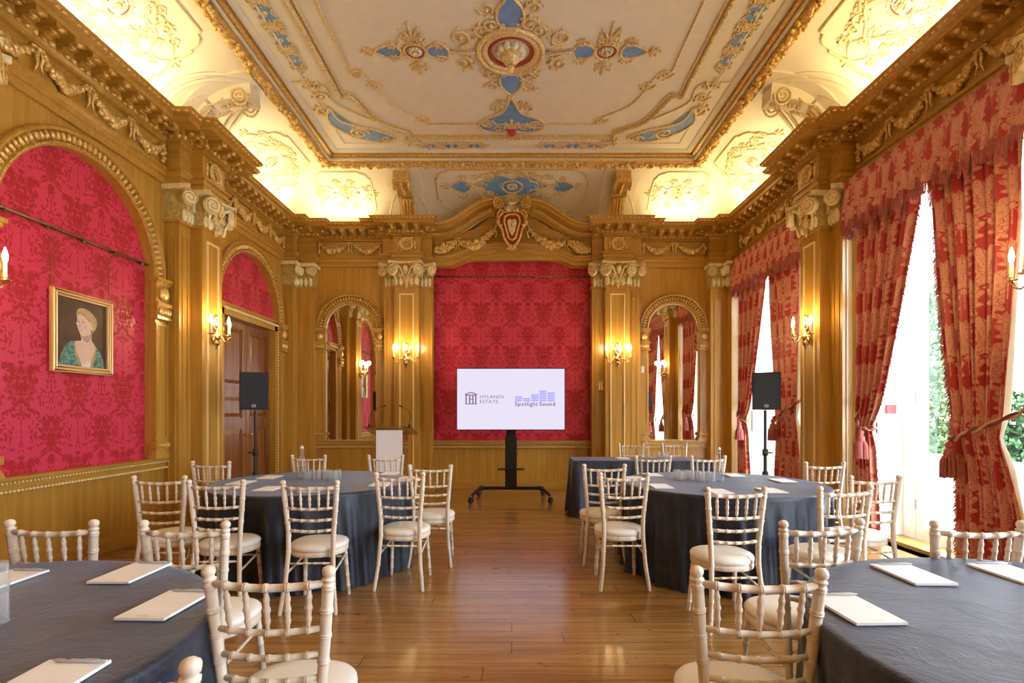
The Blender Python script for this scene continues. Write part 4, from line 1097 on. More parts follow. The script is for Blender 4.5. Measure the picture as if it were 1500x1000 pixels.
# =================================================================== TABLES
TABLES = [(-1.858, 4.87, .885, 'left far round table', 3), (1.867, 4.79, .875, 'right far round table', 8), (-1.80, 1.40, .88, 'near left round table', 5), (1.79, 1.45, .88, 'near right round table', 12)]
TH = .75
for x, y, R, nm, sd in TABLES:
    rnd = random.Random(sd)
    t = thing('round_table', 'round folding table standing under the dark cloth, the '+nm, 'table', (x, y, 0), 0, 'round tables')
    m = MB(); m.lathe([(R-.03, TH-.035), (R-.02, TH-.03), (R-.02, TH-.012), (R-.03, TH-.008)], seg=48); m.build('tabletop', OAKX, parent=t, smooth=True)
    for k in range(4):
        a = pi/4+k*pi/2; m = MB(); m.tube([(.45*cos(a), .45*sin(a), 0), (.42*cos(a), .42*sin(a), TH-.035)], .016, 8); m.build('leg', BLACKM, parent=t, smooth='all')
    m = MB(); N = 240; ph = [rnd.uniform(0, 6.28) for _ in range(6)]
    def fold(a): return .5*sin(11*a+ph[0])+.35*sin(17*a+ph[1])+.30*sin(7*a+ph[2])+.25*sin(29*a+ph[3])
    rows = []
    for r in (0, .3, .6, .8, .92, .97): rows.append((r*R, TH+.002, 0))
    rows += [(R-.006, TH+.001, 0), (R, TH-.004, 0), (R+.004, TH-.012, 0), (R+.004, TH-.03, .0), (R+.005, TH-.07, .004), (R+.008, TH-.14, .012), (R+.014, TH-.28, .022), (R+.022, TH-.45, .030), (R+.028, TH-.60, .036), (R+.034, .02, .042), (R+.036, .004, .044)]
    for r, h, f in rows:
        for j in range(N):
            a = 2*pi*j/N; rr = r+f*fold(a) + (f*.5*sin(53*a+ph[4]+h*4) if f > .01 else 0)
            wr = .0025*sin(9*x+3*rr*cos(a)*4+ph[4])*sin(rr*sin(a)*5+ph[5]) if r < R-.01 and r > 0 else 0
            m.v.append((rr*cos(a), rr*sin(a), h+wr*.6))
    # the hanging cloth gives way where a chair seat is pushed in
    for vi, (vx_, vy_, vh) in enumerate(m.v):
        if vh > .70: continue
        k = 1 if vh < .52 else (.70-vh)/.18
        for cx_, cy_, rz_, *_ in CHAIRS:
            a_ = math.radians(rz_); sx_, sy_ = cx_-sin(a_)*.20, cy_+cos(a_)*.20
            for it in range(12):
                dx, dy = x+vx_-sx_, y+vy_-sy_
                if dx*dx+dy*dy < .235**2 and vx_*vx_+vy_*vy_ > .5**2: vx_, vy_ = vx_*(1-.025*k), vy_*(1-.025*k)
                else: break
        m.v[vi] = (vx_, vy_, vh)
    for i in range(len(rows)-1):
        for j in range(N): m.face(i*N+j, i*N+(j+1) % N, (i+1)*N+(j+1) % N, (i+1)*N+j)
    c = m.build('tablecloth', CLOTH, smooth='all'); c.location = (x, y, 0)
    tag(c, {3: 'dark navy cloth to the floor over the round table before the lectern', 8: 'dark navy cloth to the floor over the round table before the long table',
            5: 'dark cloth with a brownish sheen over the round table in the left foreground', 12: 'dark cloth with a blue sheen over the round table in the right foreground'}[sd], 'tablecloth', 'round dark tablecloths')
# long table under a cloth
LX0, LX1, LY0, LY1 = .79, 2.62, 7.02, 7.62
t = thing('trestle_table', 'long trestle table under a dark cloth against the right end of the back wall', 'table', (0, 0, 0))
m = MB(); m.box(LX0+.02, LX1-.02, LY0+.02, LY1-.02, .705, .735); m.build('tabletop', OAKX, parent=t)
for a in (LX0+.15, LX1-.15):
    for b in (LY0+.1, LY1-.1): m = MB(); m.tube([(a, b, 0), (a, b, .705)], .015, 8); m.build('leg', BLACKM, parent=t, smooth='all')
m = MB(); per = []
for i in range(80): per.append((mid(LX0, LX1, i/80), LY0, 0, -1))
for i in range(30): per.append((LX1, mid(LY0, LY1, i/30), 1, 0))
for i in range(80): per.append((mid(LX1, LX0, i/80), LY1, 0, 1))
for i in range(30): per.append((LX0, mid(LY1, LY0, i/30), -1, 0))
N = len(per)
for h, o_, f in ((.742, -.01, 0), (.740, .002, 0), (.70, .006, .002), (.5, .02, .012), (.25, .035, .022), (.006, .05, .03)):
    for j, (a, b, nx, ny) in enumerate(per):
        s = o_+f*(.6*sin(j*.55)+.5*sin(j*.23+1)+.3*sin(j*.9)); cx2 = -1 if j in (0,) else 0
        m.v.append((a+(nx*s), b+(ny*s), h))
for i in range(5):
    for j in range(N): m.face(i*N+j, i*N+(j+1) % N, (i+1)*N+(j+1) % N, (i+1)*N+j)
m.face(*range(N))
tag(m.build('tablecloth', CLOTH, smooth=True), 'dark navy cloth over the long rectangular table below the right mirror', 'tablecloth')

# =================================================================== NOTEPADS AND PENS
def Z2(px, py, H): z = 775*(EYE-H)/(py-603); return (px-754)*z/775, z
PADS = [  # x centre, y centre (metres), rot, label
 (-1.93, 1.98, 0, 'white notepad cut by the left picture edge on the near left table'),
 (-1.505, 2.08, 0, 'white notepad on the near left table between the two chair backs behind it'),
 (-1.14, 1.735, -2, 'white notepad at the aisle edge of the near left table'),
 (-1.10, 1.215, 0, 'white notepad behind the nearest chair back at the bottom left'),
 (1.545, 2.06, 0, 'white notepad on the near right table, left of the two in the back row'),
 (1.95, 2.07, 0, 'white notepad on the near right table in front of the window chair back'),
 (1.09, 1.70, 2, 'white notepad at the aisle edge of the near right table'),
 (1.36, 1.165, 0, 'white notepad cut by the bottom edge of the picture on the near right table'),
 (-2.37, 5.12, 0, 'notepad nearest the door on the left far round table'),
 (-2.44, 4.72, 0, 'notepad showing through a chair back, left edge of the left far round table'),
 (-2.02, 4.35, 0, 'notepad at the front left of the left far round table'),
 (-1.64, 4.30, 0, 'notepad seen through the middle chair on the left far round table'),
 (-1.28, 5.42, 0, 'notepad at the back right of the left far round table below the lectern chair'),
 (-1.17, 4.62, 0, 'notepad at the front right of the left far round table'),
 (-1.02, 5.02, 0, 'notepad at the aisle edge of the left far round table'),
 (1.38, 5.30, 0, 'notepad at the back left of the right far round table'),
 (1.14, 5.02, 0, 'notepad seen behind the corner chair on the right far round table'),
 (1.24, 4.50, 0, 'notepad at the front left of the right far round table'),
 (1.62, 4.20, 0, 'notepad seen through the front chair on the right far round table'),
 (2.06, 4.25, 0, 'notepad at the front right of the right far round table'),
 (2.18, 5.28, 0, 'notepad at the back right of the right far round table, near the window curtain'),
 (2.46, 4.86, 0, 'notepad at the window edge of the right far round table'),
 (1.50, 7.35, 0, 'notepad on the long covered table left of the small bottle'),
]
def make_pad():
    r = thing('notepad', 'x', 'notepad')
    m = MB(); m.box(-.078, .078, -.125, .125, 0, .0065); m.build('paper_block', PAPER, parent=r)
    m = MB(); m.box(-.079, .079, -.126, .126, -.0015, .0); m.box(-.018, .018, -.112, -.104, .0065, .0068); m.build('backing_card', PAPERE, parent=r)
    return r
def make_pen():
    r = thing('pen', 'x', 'pen')
    m = MB(); m.lathe([(.001, -.070), (.003, -.062), (.0045, -.058), (.0045, .052), (.003, .056), (.003, .066), (.002, .068)], seg=10, M=Matrix.Rotation(pi/2, 3, 'Y')); m.build('barrel', GREYP, parent=r, smooth=True)
    m = MB(); m.box(.015, .050, -.0012, .0012, .0045, .0062); m.build('clip', GREYP, parent=r)
    m = MB(); m.box(-.035, -.030, -.0025, .0025, .0040, .0048); m.box(-.028, -.023, -.0025, .0025, .0040, .0048); m.build('printed_mark', BLACK, parent=r)
    return r
PENL = ['pale pen on the notepad cut by the left picture edge', 'pale pen on the near left table notepad between two chair backs', 'pale pen on the notepad at the aisle edge of the near left table', 'pale pen on the notepad behind the nearest chair back, bottom left',
        'pale pen on the left back-row notepad of the near right table', 'pale pen on the notepad in front of the window chair back', 'pale pen on the notepad at the aisle edge of the near right table', 'pale pen on the notepad cut by the bottom picture edge']
p0 = make_pad(); q0 = make_pen()
for i, (x, y, rz, lab) in enumerate(PADS):
    o = p0 if i == 0 else copy_tree(p0); o.location = (x, y, TH+.0065 if i != 22 else .7435); o.rotation_euler = (0, 0, math.radians(rz)); tag(o, lab, None, 'notepads on the tables')
    if i < 8:
        q = q0 if i == 0 else copy_tree(q0); q.location = (x+.012, y+.108, TH+.018); q.rotation_euler = (0, 0, math.radians(rz-3+i % 3))
        tag(q, PENL[i], None, 'pens on the notepads')

# =================================================================== BOTTLES AND TUMBLERS
def make_bottle():
    r = thing('water_bottle', 'x', 'bottle')
    m = MB(); m.lathe([(.030, 0), (.040, .004), (.043, .02), (.043, .125), (.040, .155), (.024, .205), (.015, .235), (.0135, .275), (.017, .282), (.017, .292), (.013, .294)], seg=20); m.build('bottle_glass', GLASS, parent=r, smooth='all')
    m = MB(); m.lathe([(.028, .006), (.0385, .010), (.0395, .11), (.0395, .112)], seg=16); m.build('water', WATER, parent=r, smooth=True)
    m = MB(); m.lathe([(.012, .290), (.0145, .296), (.0145, .305), (.009, .314), (.003, .316)], seg=12); m.build('stopper', WHITE, parent=r, smooth=True)
    m = MB(); 
    for sg in (-1, 1): m.tube([(sg*.006, 0, .314), (sg*.019, .002, .300), (sg*.0185, .006, .268), (sg*.017, .012, .262)], .0016, 5)
    m.tube([(.0155*cos(2*pi*i/12), .0155*sin(2*pi*i/12), .262) for i in range(12)], .0016, 5, closed=True); m.build('wire_clamp', CHROME, parent=r, smooth='all')
    return r
CHROME = plain('bright_wire', (.7, .7, .72), .2, 1.0)
def make_glass():
    r = MB(); r.lathe([(.031, 0), (.033, .002), (.0335, .006), (.036, .09), (.0345, .09), (.0315, .010), (.0, .009)], seg=16); return r.build('tumbler', GLASS, smooth='all')
BOT = [(-2.02, 5.02, TH+.003, 'clear swing-top water bottle among tumblers on the left far round table'), (1.86, 4.82, TH+.003, 'clear swing-top water bottle among tumblers on the right far round table'), (1.86, 7.48, .7435, 'clear swing-top bottle on the long covered table')]
b0 = make_bottle()
for i, (x, y, z, lab) in enumerate(BOT):
    o = b0 if i == 0 else copy_tree(b0); o.location = (x, y, z); tag(o, lab, None, 'water bottles')
g0 = make_glass(); first = True
def put_glass(x, y, z, lab, grp, flip=False):
    global first
    o = g0 if first else g0.copy()
    if not first: COL.objects.link(o)
    first = False; o.location = (x, y, z+(.09 if flip else 0)); o.rotation_euler = (pi if flip else 0, 0, 0); tag(o, lab, 'glass', grp)
pos = ['nearest the bottle, front row', 'second from the bottle, front row', 'third from the bottle, front row', 'at the far end of the front row', 'nearest the bottle, back row', 'second from the bottle, back row', 'third from the bottle, back row', 'at the far end of the back row']
for k in range(8):
    put_glass(-1.93+.082*(k % 4), 4.93+.085*(k//4)+.012*(k % 3), TH+.003, 'clear tumbler on the left far round table, '+pos[k], 'tumblers on the left far table', True)
    put_glass(1.775-.08*(k % 4), 4.78+.085*(k//4)+.05*(k % 4), TH+.003, 'clear tumbler on the right far round table, '+pos[k], 'tumblers on the right far table', True)
for k in range(3): put_glass(1.99+.075*k, 7.42+.02*k, .7435, 'clear tumbler on the long covered table, '+['next to the bottle', 'middle of the three', 'furthest from the bottle'][k], 'tumblers on the long table', True)
put_glass(-1.575, 1.60, TH+.003, 'clear tumbler at the left picture edge, standing under another tumbler', 'tumblers on the near left table', True)
put_glass(-1.575, 1.60, TH+.003+.092, 'clear tumbler stacked on top of the other at the left picture edge', 'tumblers on the near left table', True)

# =================================================================== SCREEN ON ITS STAND
TX, TY = -.06, 8.25
tv = thing('display_screen', 'large flat screen showing two logos on a black wheeled stand before the red panel', 'screen', (TX, TY, 0))
m = MB(); m.box(-.845, .845, -.03, .015, 1.105, 2.070); m.box(-.5, .5, .015, .05, 1.30, 1.90); m.build('screen_housing', BLACK, parent=tv)
sc_ob = MB(); sc_ob.box(-.834, .834, -.0315, -.030, 1.117, 2.058); scr = sc_ob.build('lit_panel', SCREEN, parent=tv)
def flat_emit(n, c): return emit(n, c, .8)
VIO = flat_emit('logo_violet', (.24, .22, .72)); DKV = flat_emit('logo_dark_violet', (.07, .06, .12)); MAU = flat_emit('logo_mauve', (.16, .10, .19))
def S(px, py): return ((px-748.5)/93.9, 1.39-(py-603)/93.9)    # picture position on the screen -> local
def text(s, x, z, size, mat, name, sx=1.0, sp=1.0, bold=0):
    cu = bpy.data.curves.new('t', 'FONT'); cu.body = s; cu.size = size; cu.align_x = 'LEFT'; cu.space_character = 1.12; cu.offset = bold; cu.resolution_u = 3
    tmp = bpy.data.objects.new('t', cu); COL.objects.link(tmp); bpy.context.view_layer.update()
    me = bpy.data.meshes.new_from_object(tmp.evaluated_get(bpy.context.evaluated_depsgraph_get())); bpy.data.objects.remove(tmp)
    xs = [v.co.x for v in me.vertices]; w = max(xs)-min(xs)
    me.materials.append(mat); me.name = name; o = bpy.data.objects.new(name, me); COL.objects.link(o); return o, w
def put_text(s, px0, px1, pyb, h, mat, parent, y=-.0325, bold=0, name='lettering'):
    o, w = text(s, 0, 0, 1, mat, name, bold=bold); x0, z0 = S(px0, pyb); x1, _ = S(px1, pyb); k = (x1-x0)/w
    o.scale = (k, h/.72, 1); o.rotation_euler = (pi/2, 0, 0); o.location = (x0, y, z0); o.parent = parent; return o
put_text('HYLANDS', 703, 738, 583.2, .050, MAU, scr, bold=.006); put_text('ESTATE', 703, 729, 590.2, .050, MAU, scr, bold=.006)
put_text('Spotlight', 754.3, 787.6, 594.2, .062, DKV, scr, bold=.012); put_text('Sound', 790, 813, 594.2, .062, DKV, scr, bold=.012)
m = MB()
for i, (n) in enumerate((3, 2, 4, 6, 5)):
    for k in range(n):
        x0, z1 = S(754.5+i*11.85, 587.6-k*2.75); x1, z0 = S(765+i*11.85, 585.9-k*2.75); m.box(x0, x1, -.0330, -.0318, min(z0, z1), max(z0, z1))
m.build('logo_bars', VIO, parent=scr)
m = MB()
def lb(a, b, c, d): x0, z1 = S(a, c); x1, z0 = S(b, d); m.box(min(x0, x1), max(x0, x1), -.0330, -.0318, min(z0, z1), max(z0, z1))
for a in (683.2, 688.4, 693.0, 697.2): lb(a-1.0, a+1.0, 579, 591.5)
lb(681.8, 699, 577.8, 579.2); lb(682, 699, 591, 592.2); lb(688, 693.5, 584, 585.2)
x0, z0 = S(681.5, 577.8); x1, _ = S(699.2, 577.8); xm, zt = S(690.3, 574.4); m.tube([(x0, -.032, z0), (xm, -.032, zt), (x1, -.032, z0)], .008, 4)
m.build('house_emblem', MAU, parent=scr)
st = thing('screen_stand', 'black wheeled column stand with a small shelf carrying the large screen', 'stand', (TX, 8.42, 0))
m = MB(); m.box(-.075, .075, -.035, .05, .95, 1.55); m.box(-.092, .092, -.05, .06, .19, 1.0); m.build('column', BLACKM, parent=st)
m = MB(); m.box(-.30, .30, -.06, -.03+.09, 1.35, 1.40) if False else m.box(-.25, .25, -.12, -.035, 1.40, 1.75); m.build('mounting_plate', BLACKM, parent=st)
m = MB(); m.box(-.21, .21, -.22, -.05, .485, .50); m.box(-.04, .04, -.06, -.04, .44, .52); m.build('shelf', BLACKM, parent=st)
m = MB(); m.box(-.46, .46, -.04, .05, .155, .20)
for sg in (-1, 1):
    m.tube([(sg*.44, .0, .18), (sg*.54, -.25, .16), (sg*.60, -.40, .115)], [.035, .028, .024], 6); m.tube([(sg*.44, .0, .18), (sg*.50, .20, .165), (sg*.53, .28, .13)], [.035, .028, .024], 6)
m.build('base_frame', BLACKM, parent=st, smooth=True)
for sx, sy, x in ((-1, -.42, .60), (1, -.42, .60), (-1, .30, .53), (1, .30, .53)):
    m = MB(); m.lathe([(.02, -.02), (.05, -.02), (.055, -.008), (.055, .008), (.05, .02), (.02, .02)], (sx*x, sy, .056), 18, Matrix.Rotation(pi/2, 3, 'Y') @ Matrix.Rotation(.5, 3, 'X')); w = m.build('castor', BLACK, parent=st, smooth=True)
    m = MB(); m.tube([(sx*x, sy+.01, .056), (sx*x, sy+.02, .12)], .014, 8); m.build('castor_fork', CHROME, parent=w, smooth='all')

# =================================================================== LECTERN
lx, ly = (573-754)*6.75/775, 6.75
L = thing('lectern', 'clear acrylic lectern with a white front panel and two slim microphones behind the left table', 'lectern', (lx, ly, 0))
m = MB()
for sg in (-1, 1): m.box(sg*.175-.006, sg*.175+.006, -.10, .18, .03, 1.13)
m.box(-.20, .20, -.14, .24, 0, .03); m.build('acrylic_sides', ACRYL, parent=L)
m = MB(); m.box(-.165, .165, -.11, -.10, .03, 1.16); m.build('front_panel', PAPER, parent=L)
m = MB(); M4 = []
for (a, b, c, d) in ((-.30, .30, -.16, 1.18), (-.30, .30, .26, 1.10)): pass
m.add([(-.30, -.18, 1.20), (.30, -.18, 1.20), (.30, .24, 1.08), (-.30, .24, 1.08), (-.30, -.18, 1.213), (.30, -.18, 1.213), (.30, .24, 1.093), (-.30, .24, 1.093)], [(0,3,2,1),(4,5,6,7),(0,1,5,4),(1,2,6,5),(2,3,7,6),(3,0,4,7)])
m.box(-.30, .30, .23, .242, 1.09, 1.13); m.build('reading_shelf', ACRYL, parent=L)
for sg in (-1, 1):
    m = MB(); m.tube([(sg*.25, -.10, 1.19), (sg*.255, -.10, 1.24)], [.018, .012], 8); m.tube([(sg*.25, -.10, 1.23), (sg*.265, -.08, 1.32), (sg*.23, 0, 1.40), (sg*.12, .06, 1.46)], .004, 6); m.tube([(sg*.13, .055, 1.455), (sg*.085, .08, 1.475)], .009, 8); m.build('gooseneck_microphone', BLACKM, parent=L, smooth='all')

# =================================================================== LOUDSPEAKERS
for (px, z, lab, lab2) in ((373, 6.4, 'black box loudspeaker on a pole in front of the dark double door', 'black tripod speaker stand in front of the dark double door'), (1122, 6.4, 'black box loudspeaker on a pole in front of the far window', 'black tripod speaker stand in front of the far window')):
    x = (px-754)*z/775; b = MB(); w = .155; hb, ht = 1.415, 1.86
    b.poly([(-w, -.13), (w, -.13), (w*.7, .15), (-w*.7, .15)], ht-hb, axis=2, at=hb)
    s = thing('loudspeaker', lab, 'speaker', (x, z, 0), -math.copysign(.40, x), 'loudspeakers on stands'); b.build('cabinet', BLACK, parent=s)
    m = MB(); m.box(-w+.012, w-.012, -.138, -.129, hb+.018, ht-.012); gr = m.build('grille', plain('speaker_grille', (.02, .025, .035), .6, bump=.5, bscale=400) if 'speaker_grille' not in MATS else MATS['speaker_grille'], parent=s)
    m = MB(); m.box(-.022, .022, -.142, -.138, hb+.03, hb+.062); lg = m.build('badge', GREYP, parent=s)
    m = MB(); m.box(-.012, -.004, -.1435, -.142, hb+.036, hb+.056); m.box(.004, .012, -.1435, -.142, hb+.036, hb+.056); m.build('badge_mark', BLACK, parent=lg)
    s = thing('speaker_stand', lab2, 'stand', (x, z+.02, 0), 0, 'tripod speaker stands')
    m = MB(); m.lathe([(.02, .10), (.02, .90), (.0165, .905), (.0165, 1.41)], seg=14); m.build('pole', BLACKM, parent=s, smooth=True)
    m = MB(); m.lathe([(.03, .86), (.034, .87), (.034, .93), (.026, .94)], seg=14); m.lathe([(.028, .58), (.034, .59), (.034, .66), (.026, .67)], seg=14); m.tube([(0, -.03, .90), (0, -.075, .90)], .010, 8); m.tube([(-.05, -.075, .90), (.05, -.075, .90)], .008, 6); m.build('collar', BLACK, parent=s, smooth=True)
    for k in range(3):
        a = -pi/2+k*2*pi/3+.5; m = MB(); m.tube([(.03*cos(a), .03*sin(a), .62), (.30*cos(a), .30*sin(a), .02)], .011, 8); lg = m.build('leg', BLACKM, parent=s, smooth='all')
        m = MB(); m.tube([(.02*cos(a), .02*sin(a), .18), (.20*cos(a), .20*sin(a), .24)], .006, 6); m.build('brace', BLACKM, parent=lg, smooth='all')
        m = MB(); m.ell((.305*cos(a), .305*sin(a), .017), .016, 8, 6); m.build('rubber_foot', BLACK, parent=lg, smooth='all')

# =================================================================== WALL SCONCES
def make_sconce():
    r = thing('wall_sconce', 'x', 'wall light')
    m = MB(); m.lathe([(.004, 2.145), (.012, 2.155), (.010, 2.175), (.022, 2.19), (.038, 2.215), (.040, 2.235), (.028, 2.245), (.030, 2.26), (.046, 2.28), (.044, 2.31), (.022, 2.33), (.016, 2.36), (.012, 2.40)], (0, .05, 0), 14)
    for sg in (-1, 1): m.tube([(0, .045, 2.36), (sg*.045, .04, 2.40), (sg*.055, .04, 2.46), (sg*.02, .045, 2.50), (sg*.035, .05, 2.54), (sg*.01, .05, 2.56)], [.016, .02, .018, .013, .016, .008], 7)
    m.ell((0, .045, 2.45), (.03, .025, .06), 8, 6); m.ell((0, .05, 2.53), (.02, .02, .035), 8, 5)
    m.lathe([(.02, 0), (.05, 0), (.05, .02), (.02, .03)], (0, 0, 2.30), 16, Matrix.Rotation(-pi/2, 3, 'X')); m.build('backplate', BRASS, parent=r, smooth='all')
    for (u, d) in ((-.20, .10), (0.0, .20), (.20, .10)):
        k = (u if u else 0); m = MB(); e = Vector((u, d, 0)); L_ = e.length; n = e/L_
        P = [(0.02, 2.28), (.06, 2.31), (.10, 2.30), (.13, 2.255), (.165, 2.235), (.20, 2.255), (L_, 2.30)] if L_ > .21 else [(0.02, 2.28), (.06, 2.31), (.09, 2.29), (.12, 2.245), (.155, 2.235), (.185, 2.255), (L_, 2.30)]
        m.tube([(n.x*a, .05*(1-a/L_)+n.y*a, h) for a, h in P], [.009]*6+[.007], 7); m.tube([(n.x*(.09+.018*cos(t)), .03+n.y*(.09), 2.325+.018*sin(t)) for t in [i*.7 for i in range(9)]], .005, 5)
        arm = m.build('arm', BRASS, parent=r, smooth='all')
        m = MB(); m.lathe([(.006, 2.295), (.030, 2.30), (.040, 2.308), (.038, 2.313), (.016, 2.312), (.016, 2.33)], (u, d, 0), 14); m.build('drip_pan', BRASS, parent=arm, smooth=True)
        m = MB(); m.lathe([(.0125, 2.315), (.0125, 2.43), (.006, 2.433)], (u, d, 0), 12); cd = m.build('candle_tube', plain('candle_ivory', (.80, .72, .52), .5) if 'candle_ivory' not in MATS else MATS['candle_ivory'], parent=r, smooth=True)
        m = MB(); m.lathe([(.008, 2.433), (.0165, 2.455), (.0185, 2.475), (.013, 2.505), (.003, 2.54)], (u, d, 0), 12); m.build('bulb', BULB, parent=cd, smooth='all')
        l = bpy.data.lights.new('candle_light', 'POINT'); l.energy = SCONCE_W; l.color = (1, .70, .32); l.shadow_soft_size = .05; lo = bpy.data.objects.new('candle_light', l); COL.objects.link(lo); lo.parent = r; lo.location = (u, d+.035, 2.53)
    return r
SCONCE_W = 2.6
s0 = make_sconce()
for i, (side, pos, lab) in enumerate([('back', PX[0], 'three-candle brass wall light on the pilaster left of the red centre panel'), ('back', PX[1], 'three-candle brass wall light on the pilaster right of the red centre panel'),
        ('left', 6.41, 'three-candle brass wall light on the left wall pilaster beside the dark door'), ('right', 6.41, 'three-candle brass wall light on the right wall pilaster between the two windows'),
        ('left', 3.50, 'three-candle brass wall light at the left picture edge, mostly cut off'), ('right', 3.50, 'three-candle brass wall light at the right picture edge before the near curtain')]):
    o = s0 if i == 0 else copy_tree(s0); place(o, side, pos)
    n = {'back': Vector((0, -1, 0)), 'left': Vector((1, 0, 0)), 'right': Vector((-1, 0, 0))}[side]*.306; o.location = o.location+n; tag(o, lab, None, 'brass wall sconces')

# =================================================================== PICTURE RAILS AND PORTRAIT
for nm, side, pos, hw, h, lab in (('l', 'left', 4.88, .865, 2.985, 'bronze picture rod with hooks across the left red panel above the portrait'), ('b', 'back', CX, 1.36, 3.80, 'thin dark picture rod with hooks near the top of the red centre panel')):
    r = thing('picture_rod', lab, 'picture rail'); place(r, side, pos)
    m = MB(); m.tube([(-hw, -.02, h), (hw, -.02, h)], .013, 8); m.build('rod', BRONZE, parent=r, smooth='all')
    for k in range(5 if side == 'left' else 4):
        u = -hw*.88+k*hw*1.76/(4 if side == 'left' else 3); m = MB(); m.tube([(u, -.06, h), (u, -.02, h-.02), (u, 0, h-.01), (u, .0, h-.045)], .008, 6); m.ell((u, -.0, h-.03), (.02, .012, .015), 6, 4); m.build('hook', BRONZE, parent=r, smooth='all')
    if side == 'back':
        m = MB(); m.ell((-hw, -.02, h), .02, 8, 6); m.ell((hw, -.02, h), .02, 8, 6); m.build('end_cap', BRONZE, parent=r)
P = thing('framed_portrait', 'gilt framed portrait of a fair-haired woman in a green shawl on the left red wall', 'painting')
place(P, 'left', 4.905); P.location.x = XL-.055
zb, zt, hw = 1.745, 2.475, .345
m = MB(); fw = .062
for (a, b, c, d) in ((-hw, hw, zt-fw, zt), (-hw, hw, zb, zb+fw)): m.box(a, b, .01, .035, c, d)
for (a, b) in ((-hw, -hw+fw), (hw-fw, hw)): m.box(a, b, .01, .034, zb+fw, zt-fw)
def fr_tube(q, r, y): m.tube([(-hw+q, y, zb+q), (hw-q, y, zb+q), (hw-q, y, zt-q), (-hw+q, y, zt-q)], r, 8, closed=True)
fr_tube(.014, .014, .035); fr_tube(.042, .010, .038); fr_tube(.058, .006, .030)
m.build('frame', plain('pale_gilt_frame', (.86, .58, .24), .3, .45), parent=P, smooth=True)
mats = [plain('painted_umber', (.075, .035, .018), .5, var=.35, vscale=5), plain('painted_skin', (.72, .50, .38), .5, var=.06), plain('painted_hair', (.50, .33, .13), .5, var=.2, vscale=30),
        plain('painted_green', (.10, .24, .20), .5, var=.6, vscale=38), plain('painted_white', (.70, .66, .66), .5, var=.1), plain('painted_line', (.22, .09, .05), .5), plain('painted_gold', (.50, .36, .16), .5), plain('painted_blush', (.74, .36, .27), .5), plain('painted_shade', (.50, .31, .22), .5)]
m = MB(); m.box(-hw+fw, hw-fw, .012, .018, zb+fw, zt-fw)
def PP(px, py):      # picture coords inside the zoomed crop (750x1000) -> local plane; u is mirrored on the left wall
    return (-((px-384)/270*.345), zt-(py-190)*(zt-zb)/665+.01)
def paint(mi, pts, lay, n=5):
    q = cr([PP(a, b) for a, b in pts], True, n); m.cur = mi; o = len(m.v)
    for a, b in q: m.v.append((max(-hw+fw, min(hw-fw, a)), .018+lay*.0006, max(zb+fw, min(zt-fw, b))))
    m.face(*[o+i for i in range(len(q))]); m.cur = 0
paint(3, [(182, 850), (195, 740), (240, 640), (310, 598), (345, 640), (400, 850), (300, 875)], 1)
paint(3, [(430, 870), (470, 720), (495, 628), (540, 660), (580, 760), (592, 880), (500, 885)], 1)
paint(1, [(322, 600), (372, 585), (368, 520), (460, 500), (465, 570), (500, 628), (475, 720), (440, 830), (395, 830), (350, 730), (318, 650)], 2)
paint(4, [(372, 760), (395, 790), (420, 760), (452, 770), (440, 850), (410, 875), (385, 840)], 3)
paint(6, [(318, 610), (330, 690), (362, 780), (400, 870), (388, 872), (348, 790), (316, 700), (308, 620)], 4); paint(6, [(498, 628), (480, 720), (452, 810), (432, 870), (446, 872), (472, 800), (496, 720), (506, 640)], 4)
paint(8, [(372, 520), (375, 560), (420, 600), (455, 560), (462, 510), (430, 540)], 4)
paint(1, [(332, 395), (345, 372), (400, 372), (450, 420), (458, 480), (440, 520), (400, 546), (372, 545), (350, 515), (338, 480), (326, 450), (334, 425)], 5)
paint(2, [(330, 390), (328, 350), (360, 318), (410, 315), (460, 335), (505, 380), (512, 430), (498, 475), (470, 505), (462, 470), (455, 430), (415, 400), (380, 375), (350, 372)], 6)
paint(8, [(400, 330), (450, 350), (490, 400), (480, 440), (452, 400), (420, 360)], 6.6)
paint(1, [(455, 445), (468, 445), (470, 475), (458, 490)], 7)
for (a, b) in ((346, 432), (385, 432)): paint(5, [(a-10, b), (a, b-5), (a+11, b), (a, b+5)], 8); paint(8, [(a-13, b-14), (a, b-19), (a+14, b-14), (a, b-16)], 8)
paint(8, [(352, 440), (348, 470), (356, 478), (366, 474), (358, 468)], 8); paint(7, [(352, 499), (364, 495), (380, 499), (366, 509)], 8); paint(7, [(390, 455), (412, 455), (415, 478), (394, 478)], 7)
m.build('canvas', mats, parent=P)
for k, u in enumerate((-.31, .33)):
    m = MB(); n = 36
    for i in range(n):
        h = mid(zt, 2.975, (i+.5)/n); m.ell((u, .025, h), (.0045 if i % 2 else .002, .002 if i % 2 else .0045, .010), 6, 4)
    m.build('hanging_chain', BRONZE, parent=P, smooth='all')

# switches
for (px, py, z, w, h, mat, lab, cat) in ((881, 565, 9.22, .10, .14, 'b', 'brass double switch plate on the pilaster strip right of the red centre panel', 'switch'), (941.5, 541, 9.34, .05, .115, 'w', 'small white switch plate beside the right mirror arch', 'switch')):
    x = (px-754)*z/775; hh = EYE+(603-py)*z/775; r = thing('switch_plate', lab, cat, (x, z, hh))
    m = MB(); m.box(-w/2, w/2, 0, .008, -h/2, h/2); m.build('plate', BRASS if mat == 'b' else WHITE, parent=r)
    m = MB(); m.box(-w*.15, w*.15, -.006, 0, -h*.15, h*.15); m.build('rocker', BRASS if mat == 'b' else WHITE, parent=r)
